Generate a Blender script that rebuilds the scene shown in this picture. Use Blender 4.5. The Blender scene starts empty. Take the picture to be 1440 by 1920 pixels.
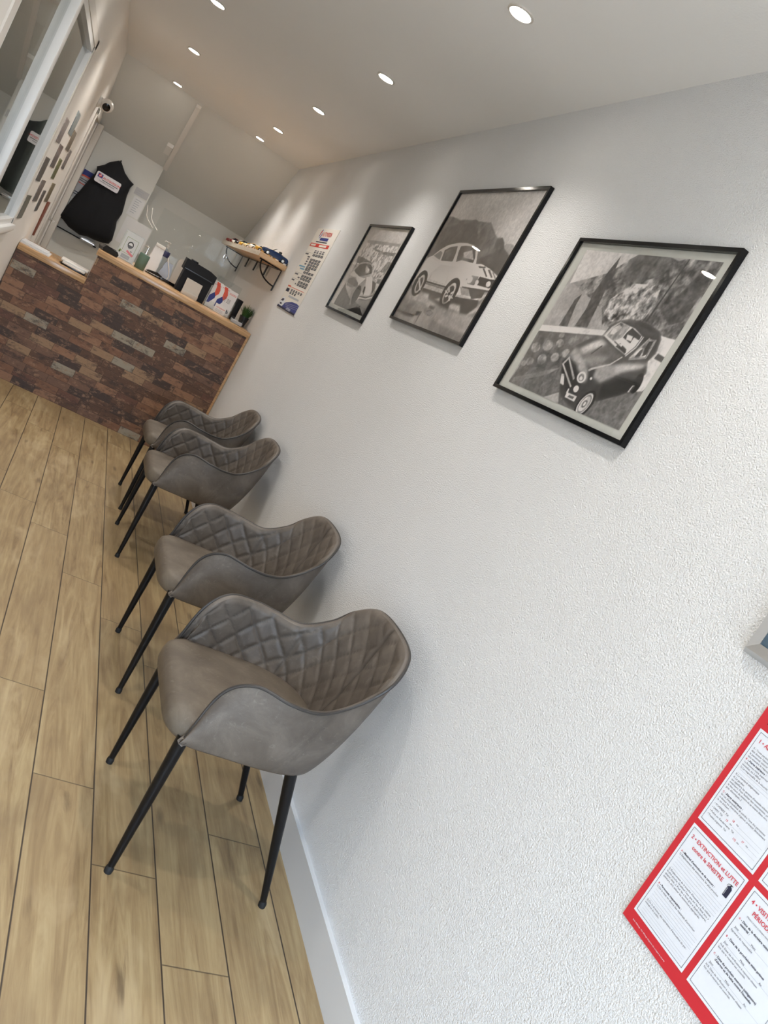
import bpy, bmesh, math, random
import numpy as np
from mathutils import Matrix, Vector
random.seed(7); rng = np.random.default_rng(5)
SC = bpy.context.scene; COL = SC.collection
PI = math.pi

# ------------------------------------------------------------------ materials
MATS = {}
def srgb(r, g, b):
    f = lambda c: (c/255/12.92) if c/255 <= .04045 else ((c/255+.055)/1.055)**2.4
    return (f(r), f(g), f(b), 1)
class NT:
    def __init__(s, name):
        s.m = bpy.data.materials.new(name); s.m.use_nodes = True; s.t = s.m.node_tree; s.n = s.t.nodes; s.l = s.t.links
        s.b = s.n['Principled BSDF']; s.out = s.n['Material Output']; MATS[name] = s.m
    def add(s, typ, **kw):
        n = s.n.new(typ)
        for k, v in kw.items():
            if k.startswith('i_'):
                key = k[2:]; n.inputs[int(key) if key.isdigit() else key].default_value = v
            else: setattr(n, k, v)
        return n
    def math(s, op, a, b=None, c=None):
        n = s.n.new('ShaderNodeMath'); n.operation = op
        for i, x in enumerate((a, b, c)):
            if x is None: continue
            if isinstance(x, (int, float)): n.inputs[i].default_value = x
            else: s.l.new(x, n.inputs[i])
        return n.outputs[0]
    def mix(s, f, a, b, typ='MIX'):
        n = s.n.new('ShaderNodeMix'); n.data_type = 'RGBA'; n.blend_type = typ
        for sock, x in ((n.inputs[0], f), (n.inputs[6], a), (n.inputs[7], b)):
            if isinstance(x, (int, float)): sock.default_value = x
            elif isinstance(x, tuple): sock.default_value = x
            else: s.l.new(x, sock)
        return n.outputs[2]
    def ramp(s, fac, stops, interp='LINEAR'):
        n = s.n.new('ShaderNodeValToRGB'); n.color_ramp.interpolation = interp
        e = n.color_ramp.elements
        while len(e) < len(stops): e.new(.5)
        for i, (p, c) in enumerate(stops): e[i].position = p; e[i].color = c
        s.l.new(fac, n.inputs[0]); return n.outputs[0]
    def obj(s): return s.add('ShaderNodeTexCoord').outputs['Object']
    def sep(s, v):
        n = s.add('ShaderNodeSeparateXYZ'); s.l.new(v, n.inputs[0]); return n.outputs
    def comb(s, x, y, z):
        n = s.add('ShaderNodeCombineXYZ')
        for i, q in enumerate((x, y, z)):
            if isinstance(q, (int, float)): n.inputs[i].default_value = q
            else: s.l.new(q, n.inputs[i])
        return n.outputs[0]
    def noise(s, vec, scale, detail=3, rough=.5, dist=0):
        n = s.add('ShaderNodeTexNoise'); n.inputs['Scale'].default_value = scale; n.inputs['Detail'].default_value = detail
        n.inputs['Roughness'].default_value = rough; n.inputs['Distortion'].default_value = dist
        if vec is not None: s.l.new(vec, n.inputs['Vector'])
        return n.outputs[0]
    def bump(s, h, strength, dist):
        n = s.add('ShaderNodeBump'); n.inputs['Strength'].default_value = strength; n.inputs['Distance'].default_value = dist
        s.l.new(h, n.inputs['Height']); s.l.new(n.outputs[0], s.b.inputs['Normal']); return n
    def base(s, c):
        if isinstance(c, tuple): s.b.inputs['Base Color'].default_value = c
        else: s.l.new(c, s.b.inputs['Base Color'])
    def set(s, rough=None, metal=None, spec=None):
        if rough is not None: s.b.inputs['Roughness'].default_value = rough
        if metal is not None: s.b.inputs['Metallic'].default_value = metal
        if spec is not None: s.b.inputs['Specular IOR Level'].default_value = spec
def plain(name, c, rough=.5, metal=0, var=.06, scale=40, spec=None):
    t = NT(name); v = t.obj(); n = t.noise(v, scale, 2)
    lo = tuple(x*(1-var) for x in c[:3])+(1,); hi = tuple(min(1, x*(1+var)) for x in c[:3])+(1,)
    t.base(t.mix(n, lo, hi)); t.set(rough, metal, spec); return t.m
def glassy(name, tint=(1, 1, 1, 1), ior=1.5, rough=0.0, boost=1.0):
    t = NT(name); t.n.remove(t.b)
    ge = t.add('ShaderNodeNewGeometry'); dp = t.add('ShaderNodeVectorMath', operation='DOT_PRODUCT'); t.l.new(ge.outputs['Normal'], dp.inputs[0]); t.l.new(ge.outputs['Incoming'], dp.inputs[1])
    f0 = ((ior-1)/(ior+1))**2; fr = t.math('ADD', f0, t.math('MULTIPLY', 1-f0, t.math('POWER', t.math('SUBTRACT', 1.0, t.math('ABSOLUTE', dp.outputs['Value'])), 5.0)))
    tr = t.add('ShaderNodeBsdfTransparent'); tr.inputs[0].default_value = tint
    gl = t.add('ShaderNodeBsdfGlossy'); gl.inputs['Roughness'].default_value = rough
    mx = t.add('ShaderNodeMixShader'); f = t.math('MINIMUM', t.math('MULTIPLY', fr, boost), 1.0)
    t.l.new(f, mx.inputs[0]); t.l.new(tr.outputs[0], mx.inputs[1]); t.l.new(gl.outputs[0], mx.inputs[2])
    t.l.new(mx.outputs[0], t.out.inputs[0]); return t.m
def emis(name, c, s):
    t = NT(name); t.b.inputs['Emission Color'].default_value = c; t.b.inputs['Emission Strength'].default_value = s; t.base((.8, .8, .8, 1)); return t.m

# rough-cast white wall
t = NT('stucco'); v = t.obj()
n1 = t.noise(v, 265, 3, .6, .2); n2 = t.noise(v, 120, 2, .5)
vo = t.add('ShaderNodeTexVoronoi'); vo.inputs['Scale'].default_value = 190; t.l.new(v, vo.inputs['Vector'])
h = t.math('ADD', t.math('MULTIPLY', n1, 1.0), t.math('ADD', t.math('MULTIPLY', n2, .25), t.math('MULTIPLY', vo.outputs['Distance'], .15)))
t.bump(h, 1.0, .0068); t.base(t.mix(t.noise(v, 3, 2), (.835, .840, .842, 1), (.875, .880, .882, 1))); t.set(.75)
# smooth painted plaster
def paint(name, c, sc=160, d=.0006):
    t = NT(name); v = t.obj(); t.base(t.mix(t.noise(v, 2.2, 3), tuple(x*.97 for x in c[:3])+(1,), c)); t.bump(t.noise(v, sc, 2), .5, d); t.set(.65)
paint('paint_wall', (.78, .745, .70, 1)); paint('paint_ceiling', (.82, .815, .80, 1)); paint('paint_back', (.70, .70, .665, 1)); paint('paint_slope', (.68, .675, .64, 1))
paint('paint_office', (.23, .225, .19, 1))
paint('white_gloss', (.80, .80, .79, 1), 20, .0001); MATS['white_gloss'].node_tree.nodes['Principled BSDF'].inputs['Roughness'].default_value = .3
paint('baseboard_paint', (.62, .63, .64, 1), 20, .0001); MATS['baseboard_paint'].node_tree.nodes['Principled BSDF'].inputs['Roughness'].default_value = .35
paint('door_paint', (.66, .62, .57, 1), 30, .0001)
# oak plank floor: planks run along y
t = NT('oak_floor'); v = t.obj(); x, y, z = t.sep(v)
W_ = .1654; xs = t.math('DIVIDE', t.math('ADD', x, 1.074+W_*20), W_); pi_ = t.math('FLOOR', xs); fx = t.math('FRACT', xs)
wn = t.add('ShaderNodeTexWhiteNoise', noise_dimensions='1D'); t.l.new(pi_, wn.inputs['W'])
L_ = 1.30; ys = t.math('ADD', t.math('DIVIDE', y, L_), t.math('MULTIPLY', wn.outputs[0], 7.0)); yi = t.math('FLOOR', ys); fy = t.math('FRACT', ys)
wn2 = t.add('ShaderNodeTexWhiteNoise', noise_dimensions='2D'); t.l.new(t.comb(pi_, yi, 0), wn2.inputs['Vector'])
shift = t.math('MULTIPLY', wn2.outputs[0], 37.0)
gv = t.comb(t.math('MULTIPLY', x, 26.0), t.math('ADD', t.math('MULTIPLY', y, 1.9), shift), shift)
g1 = t.noise(gv, 1.0, 5, .62, 1.6)
gv2 = t.comb(t.math('MULTIPLY', x, 130.0), t.math('ADD', t.math('MULTIPLY', y, 5.0), shift), shift)
g2 = t.noise(gv2, 1.0, 3, .6, .4)
bl = t.noise(t.comb(t.math('MULTIPLY', x, 7.0), t.math('ADD', t.math('MULTIPLY', y, 2.6), shift), shift), 1.0, 4, .6, .3)
col = t.ramp(g1, [(.22, srgb(98, 76, 52)), (.45, srgb(146, 124, 89)), (.62, srgb(165, 145, 107)), (.85, srgb(185, 168, 130))])
col = t.mix(t.math('MULTIPLY', t.math('SUBTRACT', g2, .35), .6), col, srgb(102, 79, 53))
col = t.mix(t.ramp(bl, [(.28, (.5, .5, .5, 1)), (.48, (0, 0, 0, 1))]), col, srgb(104, 83, 59))
col = t.mix(t.ramp(bl, [(.55, (0, 0, 0, 1)), (.75, (.6, .6, .6, 1))]), col, srgb(189, 171, 136))
col = t.mix(t.math('MULTIPLY', wn2.outputs[0], .30), col, srgb(148, 126, 93))
kv = t.add('ShaderNodeTexVoronoi'); kv.inputs['Scale'].default_value = 1.0; kv.inputs['Randomness'].default_value = 1.0
t.l.new(t.comb(t.math('MULTIPLY', x, 9.0), t.math('ADD', t.math('MULTIPLY', y, 2.2), shift), shift), kv.inputs['Vector'])
kd = t.math('ADD', kv.outputs['Distance'], t.math('MULTIPLY', t.math('SUBTRACT', g1, .5), .22))
col = t.mix(t.ramp(kd, [(.03, (.6, .6, .6, 1)), (.12, (0, 0, 0, 1))]), col, srgb(76, 61, 45))
ex = t.math('MINIMUM', fx, t.math('SUBTRACT', 1.0, fx)); ey = t.math('MULTIPLY', t.math('MINIMUM', fy, t.math('SUBTRACT', 1.0, fy)), L_/W_)
sx = t.ramp(ex, [(.007, (1, 1, 1, 1)), (.015, (0, 0, 0, 1))]); sy = t.ramp(ey, [(.004, (.75, .75, .75, 1)), (.016, (0, 0, 0, 1))])
seam = t.math('MAXIMUM', sx, sy)
col = t.mix(seam, col, srgb(54, 44, 36)); t.base(col)
rr = t.math('ADD', .36, t.math('MULTIPLY', g1, .18)); t.l.new(rr, t.b.inputs['Roughness'])
t.bump(t.math('SUBTRACT', t.math('MULTIPLY', g2, .25), t.math('MULTIPLY', seam, 1.5)), .5, .0009)
# old brick cladding of the counter (x along, z up)
t = NT('brick_cladding'); v = t.obj(); x, y, z = t.sep(v)
BH = .0535; row = t.math('FLOOR', t.math('DIVIDE', z, BH)); fz = t.math('FRACT', t.math('DIVIDE', z, BH))
w1 = t.add('ShaderNodeTexWhiteNoise', noise_dimensions='1D'); t.l.new(row, w1.inputs['W'])
bx_ = t.math('ADD', t.math('DIVIDE', t.math('ADD', x, 5.0), .152), t.math('MULTIPLY', w1.outputs[0], 9.0)); bi = t.math('FLOOR', bx_); fb = t.math('FRACT', bx_)
w2 = t.add('ShaderNodeTexWhiteNoise', noise_dimensions='2D'); t.l.new(t.comb(bi, row, 0), w2.inputs['Vector'])
sh = t.math('MULTIPLY', w2.outputs[0], 50.0)
bc = t.ramp(w2.outputs[0], [(0, srgb(68, 53, 47)), (.17, srgb(92, 66, 51)), (.34, srgb(124, 88, 66)), (.48, srgb(103, 71, 57)), (.60, srgb(142, 105, 80)), (.73, srgb(114, 85, 68)), (.84, srgb(150, 121, 93)), (.945, srgb(152, 143, 126))], 'CONSTANT')
m1 = t.noise(t.comb(t.math('ADD', t.math('MULTIPLY', x, 9.0), sh), sh, t.math('MULTIPLY', z, 20.0)), 1.0, 8, .78, .15)
m2 = t.noise(t.comb(t.math('ADD', t.math('MULTIPLY', x, 13.0), sh), 3.0, t.math('MULTIPLY', z, 26.0)), 1.0, 8, .8, .1)
bc = t.mix(t.ramp(m1, [(.38, (.85, .85, .85, 1)), (.50, (0, 0, 0, 1))]), bc, srgb(60, 46, 42))
bc = t.mix(t.ramp(m2, [(.53, (0, 0, 0, 1)), (.60, (.75, .75, .75, 1))]), bc, srgb(152, 118, 92))
bc = t.mix(t.ramp(m1, [(.60, (0, 0, 0, 1)), (.78, (.6, .6, .6, 1))]), bc, srgb(140, 86, 58))
eb = t.math('MULTIPLY', t.math('MINIMUM', fb, t.math('SUBTRACT', 1.0, fb)), .152/BH); ez = t.math('MINIMUM', fz, t.math('SUBTRACT', 1.0, fz))
mort = t.ramp(t.math('MINIMUM', eb, ez), [(.015, (.6, .6, .6, 1)), (.045, (0, 0, 0, 1))])
t.base(t.mix(mort, bc, srgb(52, 40, 35))); t.set(.62); t.bump(t.math('SUBTRACT', m1, t.math('MULTIPLY', mort, .6)), .5, .003)
# worktop wood
def wood(name, a, b, c, ax=0, rough=.45):
    t = NT(name); v = t.obj(); x, y, z = t.sep(v); s = [9., 9., 9.]; s = [70., 70., 70.]; s[ax] = 5.0
    n = t.noise(t.comb(t.math('MULTIPLY', x, s[0]), t.math('MULTIPLY', y, s[1]), t.math('MULTIPLY', z, s[2])), 1.0, 4, .6, 1.0)
    t.base(t.ramp(n, [(.25, a), (.5, b), (.8, c)])); t.set(rough, spec=.6)
wood('oak_worktop', srgb(156, 120, 82), srgb(190, 152, 110), srgb(208, 174, 132), 0, .2)
wood('shelf_wood', srgb(176, 140, 100), srgb(204, 168, 126), srgb(222, 188, 148))
wood('shelf_white', srgb(190, 178, 160), srgb(212, 202, 186), srgb(224, 216, 202), 1)
# vintage grey leather
def leather(name, c0, c1, c2):
    t = NT(name); v = t.obj()
    a = t.noise(v, 9, 5, .65, .8); b = t.noise(v, 46, 4, .65, 1.6); cc = t.noise(v, 420, 2)
    k = t.ramp(a, [(.30, c0), (.52, c1), (.75, c2)])
    k = t.mix(t.ramp(b, [(.60, (0, 0, 0, 1)), (.74, (.30, .30, .30, 1))]), k, srgb(146, 139, 129))
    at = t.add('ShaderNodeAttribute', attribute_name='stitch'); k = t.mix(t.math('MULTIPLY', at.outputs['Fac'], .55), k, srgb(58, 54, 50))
    t.base(k); t.set(.48, spec=.4); t.bump(cc, .35, .0006)
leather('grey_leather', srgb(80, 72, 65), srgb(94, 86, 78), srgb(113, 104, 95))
leather('grey_leather_seat', srgb(80, 71, 61), srgb(94, 85, 74), srgb(110, 101, 89))
plain('piping_leather', srgb(52, 48, 45), .5)
plain('black_metal', srgb(13, 13, 15), .34, 0, .1, 60, spec=.3); plain('black_rubber', srgb(14, 14, 15), .7)
plain('frame_black', srgb(9, 10, 13), .14, 0, .1, spec=.3); plain('mat_board', srgb(208, 209, 202), .8)
plain('black_plastic', srgb(16, 16, 17), .18); plain('dark_plastic', srgb(24, 24, 26), .5, 0, .15, spec=.2)
plain('white_paper', srgb(226, 226, 226), .8, 0, .02); plain('white_plastic', srgb(225, 222, 216), .35, 0, .02)
plain('grey_paper', srgb(190, 190, 192), .8); plain('beige_card', srgb(190, 186, 178), .7)
plain('jacket_cloth', srgb(13, 14, 19), .9, 0, .3, 30); plain('patch_white', srgb(214, 212, 216), .8)
plain('logo_red', srgb(205, 58, 48), .6); plain('logo_blue', srgb(44, 56, 128), .6); plain('logo_orange', srgb(214, 88, 66), .6); plain('ink_black', srgb(24, 24, 28), .7); plain('ink_grey', srgb(92, 92, 100), .7); plain('ink_navy', srgb(36, 38, 60), .7)
plain('ink_pale', srgb(176, 180, 188), .7); plain('sign_red', srgb(198, 40, 52), .35, 0, .03); plain('sign_white', srgb(222, 226, 233), .4, 0, .01); plain('sign_text_red', srgb(205, 60, 75), .5)
plain('calendar_card', srgb(226, 222, 214), .6, 0, .02); plain('sky_cyan', srgb(110, 160, 190), .6)
plain('sage_green', srgb(88, 112, 98), .55, 0, .04); plain('chrome', (.8, .8, .8, 1), .12, 1.0, .02); plain('aluminium', (.60, .61, .62, 1), .32, 1.0, .03)
plain('poster_dark', srgb(70, 90, 105), .4); plain('grass_green', srgb(46, 84, 34), .6, 0, .4, 90); plain('lime_line', srgb(120, 140, 60), .6); plain('pot_black', srgb(18, 18, 20), .5)
plain('gel_blue', srgb(160, 168, 182), .3); plain('label_navy', srgb(40, 42, 78), .5); plain('pink_ink', srgb(232, 130, 140), .6)
plain('car_blue', srgb(26, 50, 92), .25); plain('car_yellow', srgb(216, 168, 62), .3); plain('car_white', srgb(222, 218, 210), .3); plain('car_black', srgb(24, 26, 28), .3); plain('car_red', srgb(120, 34, 34), .3); plain('car_green', srgb(44, 58, 48), .3); plain('car_cream', srgb(214, 196, 150), .35)
plain('car_glass', srgb(30, 36, 42), .1); plain('tyre', srgb(18, 18, 18), .8); plain('hub', (.7, .7, .7, 1), .25, 1.0); plain('leaflet_brown', srgb(128, 74, 58), .6)
plain('lens_black', srgb(8, 8, 9), .08); plain('lamp_rim', srgb(205, 200, 192), .4)
glassy('picture_glass', ior=1.5); glassy('window_glass', (.82, .86, .82, 1), 1.75, 0, 1.15); glassy('shop_glass', (.96, .98, .98, 1), 1.5); glassy('screen_acrylic', (.95, .96, .96, 1), 1.5, 0, .3); glassy('acrylic', (.95, .96, .96, 1), 1.5, 0, .8); glassy('clear_plastic', (.86, .89, .92, 1), 1.5, .05, 1.6)
emis('lamp_glow', (1, .93, .82, 1), 34.0)
t = NT('print'); at = t.add('ShaderNodeAttribute', attribute_name='ink'); t.base(at.outputs['Color']); t.set(.55)
def M(n): return MATS[n]

# ------------------------------------------------------------------ mesh building
class MB:
    def __init__(s): s.v = []; s.f = []; s.mi = []; s.mats = []; s.sm = []
    def mat(s, name):
        if name not in s.mats: s.mats.append(name)
        return s.mats.index(name)
    def add(s, vs, fs, m, smooth=False):
        o = len(s.v); k = s.mat(m); s.v += [tuple(p) for p in vs]
        for f in fs: s.f.append([i+o for i in f]); s.mi.append(k); s.sm.append(smooth)
    def bm(s, b, m, smooth=False):
        b.verts.index_update(); s.add([v.co for v in b.verts], [[v.index for v in f.verts] for f in b.faces], m, smooth); b.free()
    def box(s, a, b, m, bev=0, seg=2):
        x0, y0, z0 = [min(p, q) for p, q in zip(a, b)]; x1, y1, z1 = [max(p, q) for p, q in zip(a, b)]
        if not bev:
            s.add([(x0, y0, z0), (x1, y0, z0), (x1, y1, z0), (x0, y1, z0), (x0, y0, z1), (x1, y0, z1), (x1, y1, z1), (x0, y1, z1)],
                  [(0, 3, 2, 1), (4, 5, 6, 7), (0, 1, 5, 4), (1, 2, 6, 5), (2, 3, 7, 6), (3, 0, 4, 7)], m); return s
        q = bmesh.new(); bmesh.ops.create_cube(q, size=1)
        for w in q.verts: w.co = ((x0+x1)/2+w.co.x*(x1-x0), (y0+y1)/2+w.co.y*(y1-y0), (z0+z1)/2+w.co.z*(z1-z0))
        bmesh.ops.bevel(q, geom=list(q.edges), offset=bev, segments=seg, affect='EDGES', profile=.5); s.bm(q, m, True); return s
    def obox(s, fr, a, b, m, bev=0):   # box in a local frame (Matrix)
        t_ = MB(); t_.box(a, b, m, bev); s.add([fr @ Vector(p) for p in t_.v], t_.f, m, bool(bev)); return s
    def quad(s, p, m): s.add(p, [range(len(p))], m); return s
    def prism(s, pts, d, m, smooth=False):   # polygon (3d, planar) extruded by vector d
        n = len(pts); d = Vector(d); P = [Vector(p) for p in pts]
        s.add(P+[p+d for p in P], [list(range(n))[::-1], list(range(n, 2*n))]+[[i, (i+1) % n, n+(i+1) % n, n+i] for i in range(n)], m, smooth); return s
    def tube(s, path, r, m, n=10, closed=False, caps=True):
        P = [Vector(p) for p in path]; R = r if hasattr(r, '__len__') else [r]*len(P); vs = []; fs = []; up = None
        for i, p in enumerate(P):
            a = P[(i-1) % len(P)] if (closed or i > 0) else p; b = P[(i+1) % len(P)] if (closed or i < len(P)-1) else p
            d = (b-a).normalized()
            if up is None: up = d.orthogonal().normalized()
            up = (up-d*up.dot(d)).normalized(); w = d.cross(up)
            for k in range(n): an = 2*PI*k/n; vs.append(p+(up*math.cos(an)+w*math.sin(an))*R[i])
        L = len(P)
        for i in range(L if closed else L-1):
            for k in range(n): j = (i+1) % L; fs.append([i*n+k, i*n+(k+1) % n, j*n+(k+1) % n, j*n+k])
        if caps and not closed: fs += [list(range(n))[::-1], [(L-1)*n+k for k in range(n)]]
        s.add(vs, fs, m, True); return s
    def lathe(s, prof, c, m, n=24, axis='z', fr=None, sx=1, sy=1):
        c = Vector(c); vs = []; fs = []
        for r, h in prof:
            for k in range(n):
                a = 2*PI*k/n; q = (r*math.cos(a)*sx, r*math.sin(a)*sy, h)
                if axis == 'x': q = (q[2], q[0], q[1])
                if axis == 'y': q = (q[0], q[2], q[1])
                q = Vector(q); vs.append(c+(fr @ q if fr is not None else q))
        L = len(prof)
        for i in range(L-1):
            for k in range(n): fs.append([i*n+k, i*n+(k+1) % n, (i+1)*n+(k+1) % n, (i+1)*n+k])
        fs += [list(range(n))[::-1], [(L-1)*n+k for k in range(n)]]
        s.add(vs, fs, m, True); return s
    def build(s, name, parent=None, label=None, loc=None, local=False, fixn=True):
        # vertices are in world space unless local; loc = own origin of a one-mesh thing
        me = bpy.data.meshes.new(name); off = Vector((0, 0, 0))
        if loc is not None: off = Vector(loc)
        q = None if local else parent
        while q is not None: off = off+q.location; q = q.parent
        me.from_pydata([Vector(p)-off for p in s.v], [], s.f)
        for m in s.mats: me.materials.append(M(m))
        me.polygons.foreach_set('material_index', s.mi); me.polygons.foreach_set('use_smooth', s.sm); me.update()
        if fixn:
            b = bmesh.new(); b.from_mesh(me); bmesh.ops.recalc_face_normals(b, faces=list(b.faces)); b.to_mesh(me); b.free()
        if any(s.sm):
            try: me.set_sharp_from_angle(angle=math.radians(42))
            except Exception: pass
        o = bpy.data.objects.new(name, me); COL.objects.link(o)
        if parent is not None: o.parent = parent
        if loc is not None: o.location = loc
        if label: o['label'] = label
        return o
def struct(name, mb, **kw):
    o = mb.build(name, **kw); o['kind'] = 'structure'; return o
def thing(name, label, cat, loc=(0, 0, 0), rz=0, group=None):
    o = bpy.data.objects.new(name, None); COL.objects.link(o); o.location = loc; o.rotation_euler = (0, 0, rz); o.empty_display_size = .05
    o['label'] = label; o['category'] = cat
    if group: o['group'] = group
    return o
def tag(o, label, cat, group=None):
    o['label'] = label; o['category'] = cat
    if group: o['group'] = group
    return o
def dup(root, loc, rz=None, label=None):
    r = root.copy(); COL.objects.link(r); r.location = loc
    if rz is not None: r.rotation_euler = (0, 0, rz)
    if label: r['label'] = label
    for ch in list(root.children):
        c = ch.copy(); COL.objects.link(c); c.parent = r
        for g in list(ch.children): d = g.copy(); COL.objects.link(d); d.parent = c
    return r
# text, turned into mesh and merged into one part
def text_mb(mb, items):
    """items: (string, size, material, frame Matrix, align, bold) -- frame maps text xy-plane into place"""
    obs = []
    for s_, size, m, fr, al, bold in items:
        cu = bpy.data.curves.new('t', 'FONT'); cu.body = s_; cu.size = size; cu.align_x = al; cu.resolution_u = 2
        if bold: cu.offset = size*.018
        o = bpy.data.objects.new('t', cu); COL.objects.link(o); obs.append((o, m, fr))
    dg = bpy.context.evaluated_depsgraph_get(); dg.update()
    for o, m, fr in obs:
        me = bpy.data.meshes.new_from_object(o.evaluated_get(dg))
        mb.add([fr @ v.co for v in me.vertices], [list(p.vertices) for p in me.polygons], m)
        bpy.data.meshes.remove(me); cu = o.data; bpy.data.objects.remove(o); bpy.data.curves.remove(cu)
def frame(o, X, Y):
    X = Vector(X).normalized(); Y = Vector(Y).normalized(); Z = X.cross(Y)
    return Matrix(((X.x, Y.x, Z.x, o[0]), (X.y, Y.y, Z.y, o[1]), (X.z, Y.z, Z.z, o[2]), (0, 0, 0, 1)))
def wallf(y, z, x=0): return frame((x, y, z), (0, -1, 0), (0, 0, 1))      # on the right wall, read facing +x
def backf(x, z, y): return frame((x, y, z), (1, 0, 0), (0, 0, 1))          # facing the camera end of the room
def spline(ctrl, n):
    c = [np.array(p, float) for p in ctrl]; c = [2*c[0]-c[1]]+c+[2*c[-1]-c[-2]]; out = []
    for i in range(1, len(c)-2):
        p0, p1, p2, p3 = c[i-1:i+3]
        for q in np.linspace(0, 1, n, endpoint=False):
            out.append(.5*(2*p1+(p2-p0)*q+(2*p0-5*p1+4*p2-p3)*q*q+(3*p1-p0-3*p2+p3)*q**3))
    out.append(c[-2]); return np.array(out)
SKY, EXPO = 9.6, 0.98
# ------------------------------------------------------------------ the place
ZC = 2.43; LW = -1.575; YF = -1.7; YB1, YB2 = 8.25, 8.475; YS = 7.47; SL = .70
zs = lambda y: ZC-SL*(y-YS)
m = MB(); m.box((-1.9, YF-.1, -.12), (.15, 9.1, 0), 'oak_floor'); struct('floor', m)
m = MB(); m.box((0, YF-.1, 0), (.12, 9.1, 2.75), 'stucco'); struct('wall_right', m)
m = MB(); m.box((-3.4, YF-.1, ZC), (.12, YS, ZC+.15), 'paint_ceiling'); struct('ceiling', m)
# sloping part of the ceiling at the far end
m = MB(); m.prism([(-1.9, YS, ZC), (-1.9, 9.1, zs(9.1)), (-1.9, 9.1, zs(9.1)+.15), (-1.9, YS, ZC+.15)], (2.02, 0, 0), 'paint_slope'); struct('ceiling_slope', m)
# left wall with the office window and the door opening
WY0, WY1, WZ0, WZ1 = 2.60, 4.95, 1.012, 2.0
DY0, DY1, DZ = 7.40, 8.10, 1.90
m = MB()
for a, b in (((YF-.1, 0), (WY0, 2.75)), ((WY0, 0), (WY1, WZ0)), ((WY0, WZ1), (WY1, 2.75)), ((WY1, 0), (DY0, 2.75)), ((DY0, DZ), (DY1, 2.75)), ((DY1, 0), (9.1, 2.75))):
    m.box((LW-.12, a[0], a[1]), (LW, b[0], b[1]), 'paint_wall')
struct('wall_left', m)
m = MB(); m.box((-1.9, YB1, 0), (-.945, 9.0, 2.1), 'paint_back'); struct('wall_back_left', m)
m = MB(); m.box((-.945, YB2, 0), (.12, 9.0, 2.0), 'paint_back'); struct('wall_back', m)
# street front behind the camera: one large glazed opening
m = MB(); GX0, GX1, GZ0, GZ1 = -1.52, -.02, .06, 1.95
m.box((-1.9, YF-.1, 0), (GX0, YF, 2.75), 'paint_wall'); m.box((GX1, YF-.1, 0), (.12, YF, 2.75), 'paint_wall'); m.box((GX0, YF-.1, 0), (GX1, YF, GZ0), 'paint_wall'); m.box((GX0, YF-.1, GZ1), (GX1, YF, 2.75), 'paint_wall')
struct('wall_front', m)
t_ = thing('window_2', 'tall shop window of the street front', 'window', (-.77, YF-.05, GZ0)); t_['kind'] = 'structure'
m = MB()
for a, b in (((GX0, GZ0), (GX0+.05, GZ1)), ((GX1-.05, GZ0), (GX1, GZ1)), ((GX0, GZ0), (GX1, GZ0+.05)), ((GX0, GZ1-.05), (GX1, GZ1)), ((-.80, GZ0), (-.74, GZ1))): m.box((a[0], YF-.08, a[1]), (b[0], YF-.02, b[1]), 'white_gloss')
m.build('window_frame', t_); m = MB(); m.box((GX0+.02, YF-.055, GZ0+.02), (GX1-.02, YF-.049, GZ1-.02), 'shop_glass'); m.build('pane', t_)
# office behind the left window
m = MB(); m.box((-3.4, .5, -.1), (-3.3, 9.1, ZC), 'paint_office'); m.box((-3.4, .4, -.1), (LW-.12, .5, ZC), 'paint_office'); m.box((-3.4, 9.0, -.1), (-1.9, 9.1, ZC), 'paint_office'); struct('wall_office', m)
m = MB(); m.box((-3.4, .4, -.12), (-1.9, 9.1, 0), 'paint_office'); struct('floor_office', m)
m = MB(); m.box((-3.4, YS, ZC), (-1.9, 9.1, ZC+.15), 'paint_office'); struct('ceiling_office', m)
# baseboard
m = MB(); m.box((-.014, YF, 0), (0, 5.92, .098), 'baseboard_paint'); struct('baseboard_right', m)
# trunking up the sloping ceiling
m = MB(); m.prism([(-.915, YS+.03, zs(YS+.03)), (-.915, 8.24, zs(8.24)), (-.915, 8.24, zs(8.24)-.022), (-.915, YS+.03, zs(YS+.03)-.022)], (-.04, 0, 0), 'paint_wall'); struct('trim_1', m)
t_ = MB(); t_.prism([(-.958, 7.98, zs(7.98)), (-.958, 8.07, zs(8.07)), (-.958, 8.07, zs(8.07)-.03), (-.958, 7.98, zs(7.98)-.03)], (-.055, 0, 0), 'white_plastic')
tag(t_.build('junction_box', loc=(-.985, 8.02, zs(8.02))), 'small white junction box beside the trunking on the sloping ceiling', 'electrical box')

# office window in the left wall
wd = thing('window_1', 'white framed sliding office window with dark reflecting glass in the left wall', 'window', (LW, 3.6, WZ0)); wd['kind'] = 'structure'
GXP = -1.597
m = MB()
for a, b in (((WY1-.03, WZ0), (WY1, WZ1)), ((WY0, WZ0), (WY0+.03, WZ1)), ((WY0, WZ0), (WY1, WZ0+.03)), ((WY0, WZ1-.03), (WY1, WZ1))): m.box((GXP-.06, a[0], a[1]), (LW+.002, b[0], b[1]), 'white_gloss')
m.build('window_frame', wd)
m = MB()
for a, b in (((WY1, WZ0-.04), (WY1+.075, WZ1+.045)), ((WY0-.075, WZ0-.04), (WY0, WZ1+.045)), ((WY0-.075, WZ1), (WY1+.075, WZ1+.045))): m.box((LW, a[0], a[1]), (LW+.006, b[0], b[1]), 'door_paint')
m.build('casing', wd)
m = MB(); m.box((LW-.03, WY0-.06, WZ0-.035), (LW+.022, WY1+.02, WZ0), 'white_gloss', .004); m.build('window_sill', wd)
m = MB(); m.box((GXP-.03, 3.66, WZ0+.03), (LW+.008, 3.755, WZ1-.03), 'white_gloss', .003); m.build('mullion', wd)
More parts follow.
